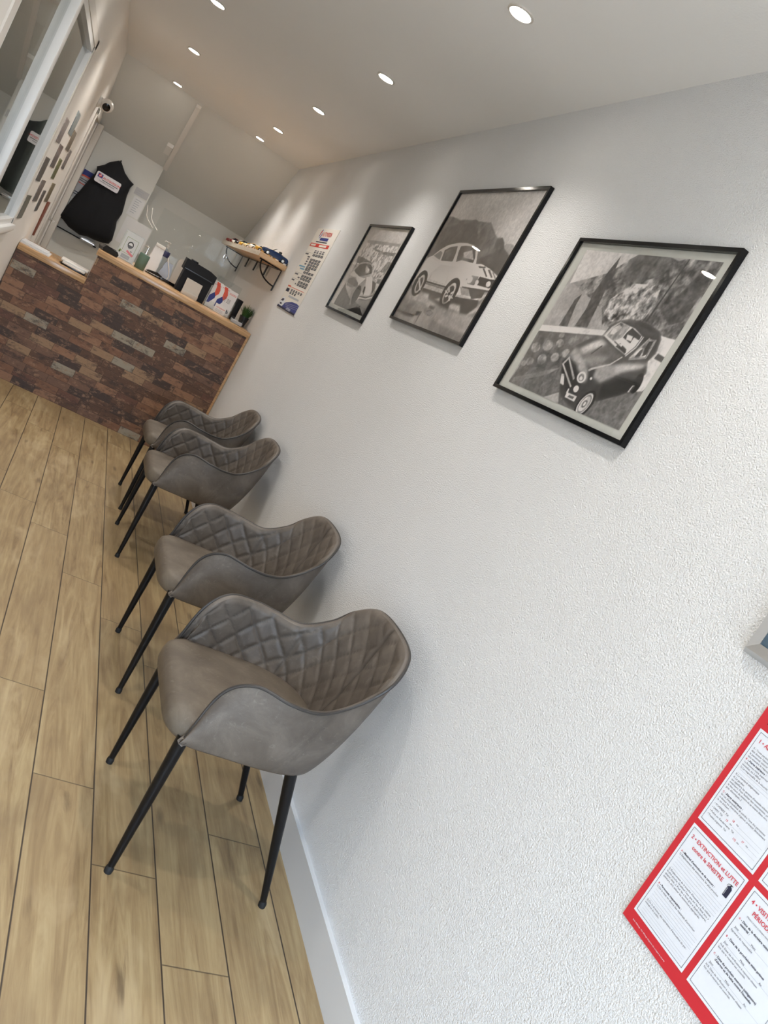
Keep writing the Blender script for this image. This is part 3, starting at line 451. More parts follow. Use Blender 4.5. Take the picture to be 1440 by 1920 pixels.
ART={'one':[(176,0.03,3,[(-0.006,0.985),(0.983,0.989),(0.986,0.004),(0.03,-0.003)]),(165,0.03,2,[(0.031,0.969),(0.946,0.974),(0.941,0.826),(0.051,0.824)]),(125,0.06,4,[(0.126,0.83),(0.922,0.829),(0.922,0.801),(0.132,0.794)]),(172,0.35,28,[(0.132,0.794),(0.922,0.801),(0.92,0.396),(0.21,0.512),(0.112,0.617),(0.112,0.714)]),(90,0.3,20,[(0.328,0.75),(0.617,0.729),(0.811,0.727),(0.921,0.739),(0.922,0.697),(0.653,0.699),(0.416,0.727)]),(82,0.2,10,[(0.096,0.638),(0.216,0.634),(0.499,0.6),(0.554,0.572),(0.148,0.559),(0.104,0.607)]),(95,0.3,30,[(0.847,0.64),(0.94,0.632),(0.922,0.521),(0.797,0.524)]),(100,0.3,30,[(0.828,0.455),(0.952,0.455),(0.965,0.402),(0.849,0.41)]),(86,0.12,10,[(0.137,0.566),(0.144,0.32),(0.12,0.044),(0.944,0.036),(0.927,0.334),(0.598,0.403)]),(150,0.1,6,[(0.135,0.407),(0.15,0.493),(0.198,0.553),(0.285,0.582),(0.432,0.592),(0.545,0.579),(0.598,0.551),(0.691,0.463),(0.857,0.411),(0.908,0.363),(0.915,0.3),(0.925,0.278),(0.875,0.247),(0.671,0.227),(0.655,0.18),(0.598,0.162),(0.438,0.187),(0.207,0.275),(0.132,0.345)]),(70,0.2,10,[(0.195,0.476),(0.244,0.55),(0.371,0.578),(0.511,0.576),(0.582,0.55),(0.639,0.49),(0.557,0.464),(0.403,0.43),(0.273,0.449)]),(160,0.3,12,[(0.416,0.558),(0.533,0.528),(0.589,0.484),(0.504,0.475),(0.447,0.519)]),(205,0.05,4,[(0.129,0.42),(0.186,0.466),(0.413,0.422),(0.57,0.424),(0.484,0.338),(0.323,0.412),(0.221,0.409)]),(110,0.08,4,[(0.158,0.375),(0.268,0.405),(0.455,0.36),(0.459,0.326),(0.336,0.293),(0.195,0.3)]),(215,0.05,4,[(0.568,0.441),(0.7,0.456),(0.832,0.352),(0.851,0.279),(0.73,0.257),(0.689,0.332)]),(75,0.1,4,[(0.744,0.421),(0.849,0.41),(0.895,0.345),(0.885,0.296)]),(60,0.15,6,[(0.54,0.341),(0.566,0.335),(0.59,0.319),(0.611,0.296),(0.627,0.267),(0.635,0.236),(0.636,0.205),(0.629,0.177),(0.615,0.155),(0.595,0.141),(0.571,0.137),(0.545,0.142),(0.52,0.157),(0.499,0.181),(0.483,0.21),(0.474,0.242),(0.473,0.274),(0.481,0.302),(0.495,0.324),(0.516,0.338)]),(150,0.15,6,[(0.524,0.125),(0.444,0.214),(0.48,0.211),(0.55,0.125)]),(55,0.1,4,[(0.66,0.288),(0.638,0.342),(0.671,0.346),(0.721,0.264)]),(60,0.1,3,[(0.645,0.24),(0.795,0.25),(0.913,0.288),(0.925,0.278),(0.808,0.24),(0.65,0.228)]),(205,0.1,3,[(0.65,0.228),(0.811,0.238),(0.927,0.277),(0.931,0.259),(0.826,0.227),(0.667,0.216)]),(115,0.1,6,[(0.628,0.2),(0.839,0.217),(0.95,0.258),(0.967,0.174),(0.932,0.145),(0.657,0.163)]),(28,0.1,4,[(0.406,0.036),(0.655,0.105),(0.805,0.127),(0.935,0.074),(0.936,0.034)]),(190,0.02,1,[(0.027,0.024),(0.12,0.044),(0.951,0.037),(0.952,0.001)]),(190,0.02,1,[(0.951,0.037),(0.966,0.977),(0.984,0.97),(0.967,0.004)]),(190,0.02,1,[(0.015,0.968),(0.056,0.965),(0.132,0.045),(0.032,0.021)])],'two':[(168,0.03,2,[(-0.016,1.003),(0.993,1.003),(0.994,0.001),(0.005,-0.002)]),(140,0.06,4,[(0.851,0.621),(0.866,0.646),(0.915,0.649),(1.011,0.623),(1.016,0.538)]),(92,0.22,9,[(-0.001,0.706),(-0.002,0.811),(0.073,0.808),(0.203,0.783),(0.278,0.791),(0.345,0.788),(0.388,0.793),(0.43,0.781),(0.582,0.777),(0.63,0.744),(0.693,0.704),(0.743,0.679),(0.793,0.683),(0.841,0.653),(0.868,0.614),(0.927,0.594),(0.987,0.563),(0.969,0.438),(0.657,0.489),(0.102,0.438),(-0.017,0.527)]),(70,0.2,12,[(0.032,0.658),(0.051,0.727),(0.169,0.749),(0.307,0.762),(0.434,0.738),(0.525,0.653),(0.545,0.602),(0.362,0.627),(0.189,0.58),(0.093,0.515)]),(104,0.2,12,[(0.437,0.774),(0.579,0.773),(0.643,0.727),(0.708,0.688),(0.678,0.661),(0.582,0.656),(0.49,0.705)]),(80,0.2,10,[(0.744,0.664),(0.8,0.675),(0.849,0.637),(0.828,0.603),(0.763,0.616)]),(70,0.15,10,[(0.792,0.584),(0.934,0.586),(0.979,0.558),(0.956,0.452),(0.804,0.486),(0.673,0.533)]),(112,0.12,6,[(0.002,0.279),(0.226,0.259),(0.5,0.241),(0.888,0.256),(0.976,0.334),(0.994,0.001),(0.005,-0.002)]),(140,0.12,8,[(0.023,0.261),(0.331,0.216),(0.623,0.188),(0.57,0.144),(0.319,0.177),(0.024,0.171)]),(90,0.15,10,[(0.025,0.081),(0.153,0.151),(0.355,0.145),(0.33,0.084),(0.174,0.047)]),(135,0.1,8,[(0.391,0.113),(0.623,0.188),(0.846,0.183),(0.964,0.179),(0.982,0.076),(0.747,0.071)]),(60,0.1,3,[(0.499,0.165),(0.498,0.162),(0.494,0.158),(0.485,0.156),(0.474,0.154),(0.461,0.153),(0.447,0.154),(0.435,0.156),(0.424,0.159),(0.416,0.162),(0.412,0.166),(0.413,0.17),(0.418,0.173),(0.426,0.176),(0.438,0.178),(0.451,0.178),(0.464,0.177),(0.477,0.175),(0.488,0.173),(0.495,0.169)]),(60,0.12,6,[(0.208,0.275),(0.504,0.269),(0.723,0.274),(0.915,0.285),(0.933,0.239),(0.874,0.184),(0.754,0.184),(0.543,0.184),(0.331,0.216),(0.219,0.214)]),(165,0.1,6,[(0.198,0.25),(0.328,0.244),(0.36,0.206),(0.219,0.214)]),(165,0.1,6,[(0.426,0.221),(0.485,0.239),(0.51,0.215)]),(165,0.1,6,[(0.64,0.218),(0.684,0.229),(0.756,0.227),(0.794,0.187),(0.654,0.189)]),(165,0.1,6,[(0.916,0.228),(0.953,0.275),(0.977,0.222),(0.874,0.184)]),(-1,0,5,[(0.002,0.279),(0.226,0.259),(0.5,0.241),(0.888,0.256),(0.976,0.334),(0.994,0.001),(0.005,-0.002)]),(-1,0,3,[(-0.001,0.706),(-0.002,0.811),(0.43,0.781),(0.582,0.777),(0.841,0.653),(0.987,0.563),(0.969,0.438),(0.102,0.438),(-0.017,0.527)]),(218,0.03,2,[(0.023,0.341),(0.021,0.44),(0.042,0.492),(0.095,0.513),(0.153,0.563),(0.222,0.599),(0.333,0.623),(0.443,0.627),(0.539,0.616),(0.611,0.589),(0.674,0.499),(0.73,0.504),(0.848,0.482),(0.944,0.451),(0.983,0.439),(0.98,0.399),(0.995,0.349),(0.949,0.335),(0.887,0.285),(0.704,0.292),(0.65,0.285),(0.476,0.31),(0.194,0.322),(0.039,0.318)]),(80,0.12,8,[(0.211,0.562),(0.267,0.589),(0.349,0.6),(0.374,0.555),(0.392,0.49),(0.238,0.484)]),(105,0.2,10,[(0.234,0.554),(0.304,0.587),(0.355,0.553),(0.362,0.499),(0.262,0.495)]),(85,0.2,6,[(0.389,0.601),(0.445,0.609),(0.525,0.608),(0.584,0.587),(0.627,0.538),(0.638,0.501),(0.491,0.509),(0.436,0.491),(0.399,0.556)]),(150,0.2,8,[(0.462,0.561),(0.548,0.584),(0.626,0.521),(0.496,0.528)]),(205,0.02,2,[(0.349,0.6),(0.376,0.601),(0.434,0.494),(0.406,0.491)]),(120,0.1,3,[(0.078,0.494),(0.162,0.554),(0.202,0.542),(0.217,0.487),(0.098,0.511)]),(178,0.04,3,[(0.196,0.413),(0.405,0.434),(0.474,0.328),(0.184,0.33),(0.212,0.348),(0.221,0.416)]),(218,0.03,3,[(0.212,0.41),(0.401,0.429),(0.46,0.335),(0.231,0.347)]),(70,0.1,3,[(0.176,0.329),(0.481,0.322),(0.497,0.299),(0.191,0.307)]),(170,0.1,3,[(0.198,0.317),(0.476,0.31),(0.48,0.303),(0.198,0.311)]),(140,0.1,4,[(0.64,0.34),(0.834,0.34),(0.97,0.354),(0.952,0.331),(0.877,0.296),(0.704,0.292)]),(70,0.2,6,[(0.734,0.352),(0.808,0.336),(0.926,0.344),(0.925,0.303),(0.834,0.281),(0.778,0.315)]),(110,0.15,5,[(0.661,0.395),(0.706,0.425),(0.779,0.425),(0.79,0.384),(0.779,0.366),(0.706,0.365)]),(215,0.1,3,[(0.702,0.417),(0.712,0.415),(0.721,0.41),(0.728,0.404),(0.733,0.397),(0.735,0.39),(0.734,0.384),(0.729,0.378),(0.723,0.375),(0.714,0.373),(0.704,0.373),(0.694,0.375),(0.685,0.38),(0.678,0.386),(0.673,0.393),(0.671,0.4),(0.672,0.406),(0.676,0.412),(0.683,0.416),(0.692,0.418)]),(45,0.15,6,[(0.782,0.392),(0.791,0.426),(0.906,0.421),(0.956,0.424),(0.97,0.382),(0.945,0.367),(0.817,0.371)]),(190,0.2,4,[(0.914,0.409),(0.921,0.407),(0.928,0.403),(0.934,0.398),(0.938,0.393),(0.939,0.387),(0.938,0.382),(0.935,0.378),(0.93,0.375),(0.923,0.373),(0.916,0.373),(0.908,0.375),(0.901,0.379),(0.896,0.384),(0.892,0.389),(0.89,0.395),(0.891,0.4),(0.895,0.405),(0.9,0.408),(0.906,0.409)]),(190,0.2,4,[(0.79,0.403),(0.796,0.402),(0.802,0.399),(0.807,0.395),(0.811,0.391),(0.813,0.386),(0.813,0.382),(0.811,0.378),(0.807,0.375),(0.802,0.374),(0.796,0.374),(0.789,0.375),(0.783,0.378),(0.778,0.382),(0.774,0.386),(0.772,0.391),(0.772,0.395),(0.774,0.399),(0.778,0.402),(0.783,0.403)]),(60,0.1,3,[(0.708,0.489),(0.785,0.491),(0.805,0.484),(0.734,0.477)]),(70,0.05,3,[(0.769,0.478),(0.788,0.48),(0.864,0.434),(0.852,0.429)]),(80,0.05,3,[(0.827,0.476),(0.852,0.478),(0.922,0.433),(0.904,0.431)]),(100,0.05,3,[(0.883,0.467),(0.904,0.463),(0.964,0.429),(0.952,0.426)]),(60,0.1,3,[(0.657,0.346),(0.794,0.351),(0.988,0.356),(0.991,0.346),(0.808,0.336),(0.674,0.337)]),(215,0.1,3,[(0.653,0.35),(0.788,0.357),(0.98,0.365),(0.986,0.358),(0.795,0.35),(0.666,0.345)]),(40,0.1,2,[(0.116,0.397),(0.143,0.39),(0.167,0.373),(0.188,0.35),(0.202,0.322),(0.208,0.292),(0.206,0.263),(0.197,0.237),(0.18,0.218),(0.158,0.206),(0.132,0.204),(0.105,0.211),(0.079,0.227),(0.058,0.25),(0.044,0.279),(0.037,0.31),(0.039,0.34),(0.049,0.366),(0.067,0.385),(0.09,0.396)]),(150,0.2,10,[(0.121,0.366),(0.136,0.361),(0.151,0.349),(0.164,0.333),(0.174,0.312),(0.179,0.29),(0.18,0.269),(0.176,0.25),(0.168,0.235),(0.155,0.226),(0.141,0.224),(0.125,0.228),(0.11,0.24),(0.097,0.256),(0.087,0.277),(0.081,0.299),(0.081,0.321),(0.085,0.341),(0.094,0.355),(0.106,0.364)]),(60,0.2,6,[(0.121,0.345),(0.13,0.342),(0.14,0.334),(0.149,0.321),(0.155,0.306),(0.159,0.29),(0.161,0.274),(0.159,0.26),(0.154,0.249),(0.147,0.242),(0.138,0.24),(0.128,0.243),(0.119,0.251),(0.11,0.264),(0.103,0.279),(0.099,0.295),(0.098,0.311),(0.1,0.326),(0.104,0.337),(0.112,0.344)]),(190,0.2,4,[(0.064,0.336),(0.087,0.339),(0.193,0.254),(0.173,0.251)]),(40,0.1,2,[(0.57,0.389),(0.597,0.38),(0.62,0.363),(0.637,0.339),(0.648,0.31),(0.65,0.281),(0.644,0.252),(0.631,0.227),(0.611,0.208),(0.586,0.197),(0.558,0.196),(0.531,0.204),(0.507,0.221),(0.489,0.246),(0.477,0.275),(0.475,0.306),(0.482,0.336),(0.496,0.361),(0.517,0.38),(0.543,0.389)]),(165,0.2,10,[(0.568,0.356),(0.584,0.35),(0.599,0.337),(0.61,0.319),(0.617,0.297),(0.619,0.274),(0.616,0.251),(0.607,0.232),(0.595,0.217),(0.579,0.208),(0.562,0.206),(0.545,0.212),(0.53,0.225),(0.518,0.243),(0.511,0.265),(0.51,0.289),(0.513,0.312),(0.522,0.332),(0.535,0.347),(0.551,0.355)]),(60,0.15,6,[(0.565,0.337),(0.577,0.333),(0.587,0.323),(0.595,0.309),(0.6,0.292),(0.602,0.274),(0.6,0.256),(0.595,0.241),(0.586,0.229),(0.576,0.221),(0.564,0.22),(0.553,0.224),(0.542,0.234),(0.534,0.248),(0.528,0.265),(0.527,0.284),(0.529,0.302),(0.534,0.318),(0.543,0.329),(0.553,0.336)]),(190,0.1,3,[(0.509,0.323),(0.527,0.326),(0.623,0.237),(0.607,0.234)]),(190,0.1,3,[(0.531,0.259),(0.598,0.304),(0.613,0.294),(0.549,0.25)]),(190,0.1,3,[(0.497,0.299),(0.635,0.261),(0.634,0.252),(0.498,0.29)]),(40,0.1,2,[(0.569,0.29),(0.574,0.289),(0.578,0.286),(0.582,0.283),(0.584,0.28),(0.584,0.277),(0.583,0.273),(0.58,0.271),(0.576,0.269),(0.571,0.268),(0.566,0.268),(0.561,0.27),(0.556,0.272),(0.553,0.275),(0.551,0.278),(0.551,0.282),(0.552,0.285),(0.555,0.288),(0.559,0.29),(0.564,0.29)])],'three':[(150,0.06,3,[(0.079,0.947),(0.934,0.937),(0.93,0.064),(0.081,0.063)]),(182,0.05,2,[(0.079,0.947),(0.47,0.942),(0.338,0.819),(0.101,0.722)]),(120,0.1,5,[(0.121,0.729),(0.156,0.736),(0.237,0.775),(0.338,0.819),(0.465,0.757),(0.18,0.705)]),(150,0.05,12,[(0.101,0.722),(0.178,0.707),(0.348,0.645),(0.431,0.61),(0.507,0.506),(0.072,0.446)]),(105,0.42,22,[(0.178,0.707),(0.226,0.77),(0.338,0.819),(0.417,0.905),(0.459,0.94),(0.642,0.94),(0.706,0.921),(0.745,0.938),(0.934,0.937),(0.937,0.544),(0.86,0.538),(0.492,0.526),(0.431,0.61),(0.348,0.645)]),(85,0.25,18,[(0.417,0.905),(0.459,0.94),(0.642,0.94),(0.694,0.896),(0.636,0.824),(0.531,0.777),(0.423,0.799)]),(150,0.45,30,[(0.444,0.672),(0.531,0.777),(0.696,0.788),(0.719,0.682),(0.707,0.592),(0.526,0.557),(0.459,0.591)]),(70,0.3,30,[(0.818,0.772),(0.851,0.87),(0.911,0.887),(0.923,0.787),(0.908,0.631),(0.853,0.599),(0.773,0.669)]),(40,0.0,1,[(0.753,0.936),(0.759,0.936),(0.735,0.597),(0.725,0.598)]),(62,0.3,30,[(0.347,0.92),(0.374,0.769),(0.388,0.651),(0.407,0.495),(0.318,0.485),(0.327,0.592),(0.312,0.694),(0.326,0.836)]),(62,0.3,30,[(0.238,0.674),(0.241,0.602),(0.271,0.473),(0.207,0.469),(0.21,0.559),(0.209,0.635)]),(205,0.05,10,[(0.075,0.446),(0.535,0.506),(0.53,0.473),(0.077,0.407)]),(85,0.2,14,[(0.077,0.407),(0.542,0.476),(0.448,0.349),(0.392,0.261),(0.093,0.155)]),(88,0.15,40,[(0.093,0.155),(0.391,0.263),(0.568,0.191),(0.93,0.064),(0.081,0.063)]),(95,0.12,60,[(0.081,0.063),(0.379,0.257),(0.869,0.455),(0.937,0.544),(0.93,0.064)]),(150,0.1,8,[(0.394,0.062),(0.478,0.12),(0.517,0.06)]),(120,0.1,8,[(0.101,0.1),(0.388,0.245),(0.335,0.188),(0.109,0.069)]),(128,0.2,25,[(0.22,0.374),(0.241,0.362),(0.251,0.342),(0.247,0.322),(0.23,0.309),(0.206,0.308),(0.184,0.32),(0.173,0.34),(0.178,0.361),(0.196,0.373)]),(128,0.2,25,[(0.132,0.341),(0.154,0.332),(0.167,0.314),(0.167,0.295),(0.155,0.281),(0.133,0.277),(0.111,0.286),(0.098,0.304),(0.097,0.324),(0.111,0.338)]),(128,0.2,25,[(0.296,0.396),(0.311,0.387),(0.318,0.372),(0.314,0.357),(0.3,0.348),(0.282,0.348),(0.267,0.357),(0.26,0.372),(0.264,0.388),(0.278,0.397)]),(128,0.2,25,[(0.367,0.424),(0.381,0.415),(0.388,0.402),(0.385,0.388),(0.373,0.38),(0.357,0.38),(0.343,0.388),(0.337,0.402),(0.34,0.415),(0.352,0.424)]),(128,0.2,25,[(0.155,0.246),(0.172,0.238),(0.18,0.223),(0.177,0.208),(0.164,0.197),(0.146,0.196),(0.129,0.204),(0.12,0.219),(0.124,0.234),(0.137,0.245)]),(128,0.2,25,[(0.232,0.287),(0.253,0.277),(0.264,0.259),(0.263,0.24),(0.249,0.226),(0.228,0.223),(0.207,0.233),(0.195,0.251),(0.196,0.27),(0.21,0.284)]),(128,0.2,25,[(0.316,0.317),(0.333,0.308),(0.343,0.292),(0.341,0.276),(0.328,0.264),(0.31,0.262),(0.292,0.271),(0.282,0.287),(0.284,0.304),(0.297,0.315)]),(128,0.2,25,[(0.374,0.354),(0.389,0.346),(0.398,0.331),(0.396,0.316),(0.384,0.306),(0.367,0.305),(0.352,0.313),(0.343,0.328),(0.345,0.343),(0.357,0.353)]),(128,0.2,25,[(0.454,0.449),(0.463,0.441),(0.466,0.43),(0.461,0.42),(0.45,0.415),(0.437,0.416),(0.427,0.424),(0.424,0.436),(0.429,0.446),(0.441,0.451)]),(128,0.2,25,[(0.115,0.216),(0.127,0.211),(0.134,0.2),(0.134,0.189),(0.125,0.181),(0.113,0.18),(0.1,0.185),(0.093,0.195),(0.094,0.206),(0.103,0.214)]),(128,0.2,25,[(0.393,0.448),(0.402,0.441),(0.406,0.43),(0.402,0.42),(0.392,0.414),(0.379,0.415),(0.369,0.423),(0.366,0.433),(0.37,0.443),(0.38,0.449)]),(128,0.2,25,[(0.279,0.432),(0.287,0.425),(0.289,0.415),(0.283,0.407),(0.272,0.403),(0.26,0.405),(0.252,0.412),(0.25,0.422),(0.256,0.43),(0.267,0.434)]),(200,0.1,6,[(0.844,0.545),(0.935,0.539),(0.941,0.421),(0.936,0.305),(0.925,0.27),(0.868,0.251)]),(70,0.1,5,[(0.889,0.46),(0.933,0.45),(0.941,0.421),(0.884,0.432)]),(58,0.12,6,[(0.404,0.387),(0.467,0.444),(0.536,0.465),(0.54,0.536),(0.581,0.573),(0.631,0.594),(0.745,0.589),(0.832,0.563),(0.863,0.528),(0.879,0.458),(0.864,0.411),(0.893,0.355),(0.88,0.32),(0.868,0.251),(0.831,0.218),(0.714,0.145),(0.717,0.123),(0.652,0.06),(0.562,0.082),(0.489,0.106),(0.434,0.186),(0.376,0.281),(0.389,0.346)]),(96,0.15,5,[(0.424,0.377),(0.538,0.463),(0.71,0.398),(0.674,0.349),(0.579,0.292),(0.481,0.345)]),(165,0.2,4,[(0.438,0.373),(0.504,0.432),(0.545,0.453),(0.591,0.437),(0.532,0.394),(0.484,0.352)]),(120,0.15,6,[(0.496,0.325),(0.554,0.364),(0.653,0.378),(0.629,0.337),(0.574,0.299)]),(108,0.2,6,[(0.54,0.536),(0.581,0.573),(0.631,0.594),(0.745,0.589),(0.832,0.563),(0.846,0.547),(0.786,0.537),(0.716,0.561),(0.619,0.575)]),(45,0.1,5,[(0.635,0.589),(0.747,0.587),(0.83,0.563),(0.841,0.549),(0.771,0.55),(0.713,0.566)]),(150,0.15,6,[(0.607,0.32),(0.729,0.362),(0.872,0.4),(0.856,0.372),(0.768,0.325),(0.709,0.263),(0.686,0.239),(0.627,0.255)]),(34,0.1,6,[(0.704,0.233),(0.784,0.302),(0.88,0.32),(0.868,0.251),(0.831,0.218),(0.725,0.149)]),(150,0.2,8,[(0.406,0.375),(0.433,0.369),(0.569,0.286),(0.606,0.226),(0.584,0.208),(0.474,0.295),(0.4,0.312)]),(40,0.1,8,[(0.391,0.273),(0.405,0.326),(0.482,0.285),(0.584,0.208),(0.592,0.139),(0.517,0.139),(0.448,0.178)]),(-1,0,7,[(0.404,0.387),(0.467,0.444),(0.536,0.465),(0.54,0.536),(0.581,0.573),(0.631,0.594),(0.745,0.589),(0.832,0.563),(0.863,0.528),(0.879,0.458),(0.864,0.411),(0.893,0.355),(0.88,0.32),(0.868,0.251),(0.831,0.218),(0.714,0.145),(0.717,0.123),(0.652,0.06),(0.562,0.082),(0.489,0.106),(0.434,0.186),(0.376,0.281),(0.389,0.346)]),(205,0.05,4,[(0.593,0.566),(0.693,0.55),(0.758,0.52),(0.752,0.464),(0.726,0.411),(0.65,0.434),(0.542,0.476),(0.558,0.53)]),(120,0.4,14,[(0.595,0.562),(0.66,0.553),(0.652,0.491),(0.62,0.461),(0.556,0.48),(0.567,0.528)]),(165,0.2,8,[(0.569,0.525),(0.595,0.553),(0.617,0.54),(0.596,0.496),(0.573,0.491)]),(52,0.15,6,[(0.677,0.55),(0.752,0.521),(0.753,0.497),(0.717,0.506),(0.716,0.472),(0.657,0.492),(0.662,0.522)]),(215,0.05,4,[(0.672,0.512),(0.708,0.509),(0.714,0.483),(0.681,0.486)]),(40,0.1,4,[(0.647,0.439),(0.66,0.461),(0.716,0.439),(0.722,0.415)]),(190,0.05,4,[(0.655,0.458),(0.681,0.455),(0.681,0.439),(0.656,0.444)]),(30,0.05,2,[(0.62,0.461),(0.624,0.464),(0.722,0.427),(0.722,0.42)]),(175,0.05,2,[(0.538,0.475),(0.556,0.534),(0.591,0.568),(0.596,0.563),(0.563,0.529),(0.546,0.472)]),(175,0.05,2,[(0.728,0.408),(0.756,0.463),(0.763,0.52),(0.769,0.519),(0.764,0.459),(0.734,0.402)]),(185,0.35,26,[(0.802,0.518),(0.835,0.517),(0.837,0.426),(0.76,0.399),(0.778,0.452)]),(50,0.25,26,[(0.808,0.504),(0.831,0.51),(0.835,0.441),(0.819,0.426),(0.81,0.462)]),(60,0.2,20,[(0.79,0.452),(0.802,0.465),(0.809,0.424),(0.782,0.411)]),(150,0.05,2,[(0.835,0.521),(0.842,0.519),(0.846,0.421),(0.761,0.392),(0.758,0.397),(0.84,0.424)]),(150,0.05,2,[(0.798,0.521),(0.804,0.519),(0.782,0.45),(0.762,0.402),(0.756,0.4),(0.773,0.453)]),(168,0.05,2,[(0.571,0.284),(0.584,0.299),(0.675,0.347),(0.716,0.4),(0.723,0.396),(0.681,0.342),(0.596,0.291),(0.581,0.277)]),(40,0.05,2,[(0.529,0.369),(0.565,0.425),(0.571,0.423),(0.535,0.366)]),(222,0.1,2,[(0.554,0.266),(0.563,0.264),(0.572,0.259),(0.579,0.252),(0.585,0.243),(0.588,0.234),(0.588,0.225),(0.586,0.216),(0.58,0.21),(0.573,0.206),(0.564,0.205),(0.555,0.207),(0.546,0.212),(0.538,0.219),(0.532,0.227),(0.529,0.237),(0.529,0.246),(0.532,0.255),(0.537,0.261),(0.545,0.265)]),(150,0.15,4,[(0.555,0.256),(0.562,0.254),(0.568,0.251),(0.573,0.246),(0.577,0.24),(0.579,0.234),(0.58,0.227),(0.578,0.221),(0.575,0.217),(0.57,0.214),(0.564,0.213),(0.558,0.214),(0.551,0.218),(0.546,0.223),(0.542,0.229),(0.54,0.235),(0.539,0.242),(0.541,0.248),(0.544,0.252),(0.549,0.255)]),(235,0.05,2,[(0.558,0.24),(0.561,0.239),(0.564,0.238),(0.567,0.235),(0.569,0.233),(0.57,0.229),(0.57,0.226),(0.569,0.224),(0.567,0.221),(0.565,0.22),(0.562,0.22),(0.559,0.22),(0.556,0.222),(0.554,0.224),(0.552,0.227),(0.551,0.23),(0.551,0.233),(0.551,0.236),(0.553,0.238),(0.556,0.24)]),(228,0.05,2,[(0.567,0.188),(0.572,0.187),(0.577,0.184),(0.582,0.18),(0.585,0.174),(0.586,0.169),(0.586,0.163),(0.584,0.158),(0.581,0.154),(0.576,0.152),(0.571,0.151),(0.566,0.153),(0.56,0.156),(0.556,0.16),(0.553,0.165),(0.552,0.171),(0.552,0.177),(0.554,0.181),(0.557,0.185),(0.562,0.188)]),(205,0.05,2,[(0.618,0.254),(0.62,0.254),(0.622,0.252),(0.624,0.251),(0.626,0.248),(0.626,0.246),(0.627,0.244),(0.626,0.242),(0.625,0.24),(0.623,0.239),(0.621,0.239),(0.619,0.239),(0.616,0.24),(0.614,0.242),(0.613,0.244),(0.612,0.247),(0.612,0.249),(0.613,0.251),(0.614,0.253),(0.616,0.254)]),(205,0.1,4,[(0.527,0.136),(0.601,0.136),(0.603,0.105),(0.53,0.109)]),(80,0.1,4,[(0.551,0.128),(0.588,0.129),(0.585,0.113),(0.545,0.115)]),(220,0.05,2,[(0.523,0.131),(0.521,0.158),(0.529,0.158),(0.536,0.131)]),(190,0.1,4,[(0.384,0.271),(0.398,0.272),(0.533,0.174),(0.529,0.164)]),(175,0.1,4,[(0.406,0.308),(0.416,0.311),(0.523,0.219),(0.519,0.206)]),(165,0.1,4,[(0.389,0.275),(0.406,0.32),(0.417,0.316),(0.4,0.27)]),(180,0.3,30,[(0.421,0.219),(0.443,0.22),(0.48,0.163),(0.45,0.166)]),(24,0.1,2,[(0.685,0.193),(0.697,0.186),(0.708,0.172),(0.714,0.154),(0.717,0.131),(0.715,0.108),(0.709,0.085),(0.699,0.065),(0.687,0.05),(0.673,0.041),(0.658,0.04),(0.645,0.047),(0.635,0.06),(0.628,0.079),(0.626,0.102),(0.628,0.126),(0.634,0.15),(0.644,0.17),(0.657,0.184),(0.671,0.192)]),(200,0.1,8,[(0.679,0.178),(0.689,0.173),(0.696,0.162),(0.701,0.147),(0.704,0.129),(0.702,0.109),(0.698,0.09),(0.691,0.073),(0.682,0.06),(0.672,0.053),(0.661,0.052),(0.651,0.057),(0.644,0.067),(0.638,0.083),(0.636,0.102),(0.637,0.122),(0.642,0.141),(0.649,0.158),(0.658,0.17),(0.669,0.177)]),(120,0.15,4,[(0.678,0.169),(0.686,0.164),(0.692,0.155),(0.697,0.142),(0.699,0.127),(0.698,0.11),(0.694,0.094),(0.688,0.08),(0.68,0.069),(0.671,0.063),(0.662,0.061),(0.654,0.066),(0.648,0.075),(0.643,0.088),(0.641,0.104),(0.642,0.121),(0.646,0.137),(0.652,0.151),(0.66,0.162),(0.669,0.168)]),(190,0.2,6,[(0.677,0.159),(0.683,0.155),(0.689,0.148),(0.692,0.137),(0.694,0.125),(0.693,0.111),(0.69,0.098),(0.685,0.086),(0.678,0.077),(0.671,0.072),(0.664,0.071),(0.657,0.075),(0.651,0.082),(0.648,0.093),(0.647,0.106),(0.647,0.12),(0.651,0.133),(0.656,0.145),(0.662,0.154),(0.669,0.158)]),(90,0.2,4,[(0.673,0.137),(0.677,0.135),(0.68,0.132),(0.682,0.126),(0.682,0.12),(0.682,0.113),(0.68,0.106),(0.678,0.101),(0.675,0.096),(0.671,0.094),(0.667,0.093),(0.663,0.095),(0.661,0.099),(0.659,0.104),(0.658,0.111),(0.658,0.118),(0.66,0.124),(0.662,0.13),(0.666,0.134),(0.67,0.137)]),(215,0.1,4,[(0.672,0.129),(0.674,0.127),(0.675,0.125),(0.677,0.122),(0.677,0.118),(0.677,0.114),(0.677,0.11),(0.675,0.107),(0.673,0.104),(0.671,0.102),(0.669,0.102),(0.667,0.103),(0.665,0.105),(0.664,0.109),(0.663,0.112),(0.663,0.117),(0.664,0.121),(0.665,0.124),(0.667,0.127),(0.669,0.128)]),(24,0.1,2,[(0.874,0.35),(0.882,0.346),(0.888,0.338),(0.894,0.325),(0.898,0.31),(0.9,0.294),(0.9,0.278),(0.898,0.264),(0.893,0.253),(0.888,0.246),(0.881,0.245),(0.873,0.248),(0.867,0.257),(0.861,0.269),(0.857,0.284),(0.854,0.301),(0.855,0.317),(0.857,0.331),(0.862,0.342),(0.868,0.349)]),(180,0.15,4,[(0.856,0.242),(0.861,0.282),(0.874,0.284),(0.867,0.249)]),(60,0.1,4,[(0.863,0.25),(0.867,0.28),(0.878,0.281),(0.872,0.249)])]}
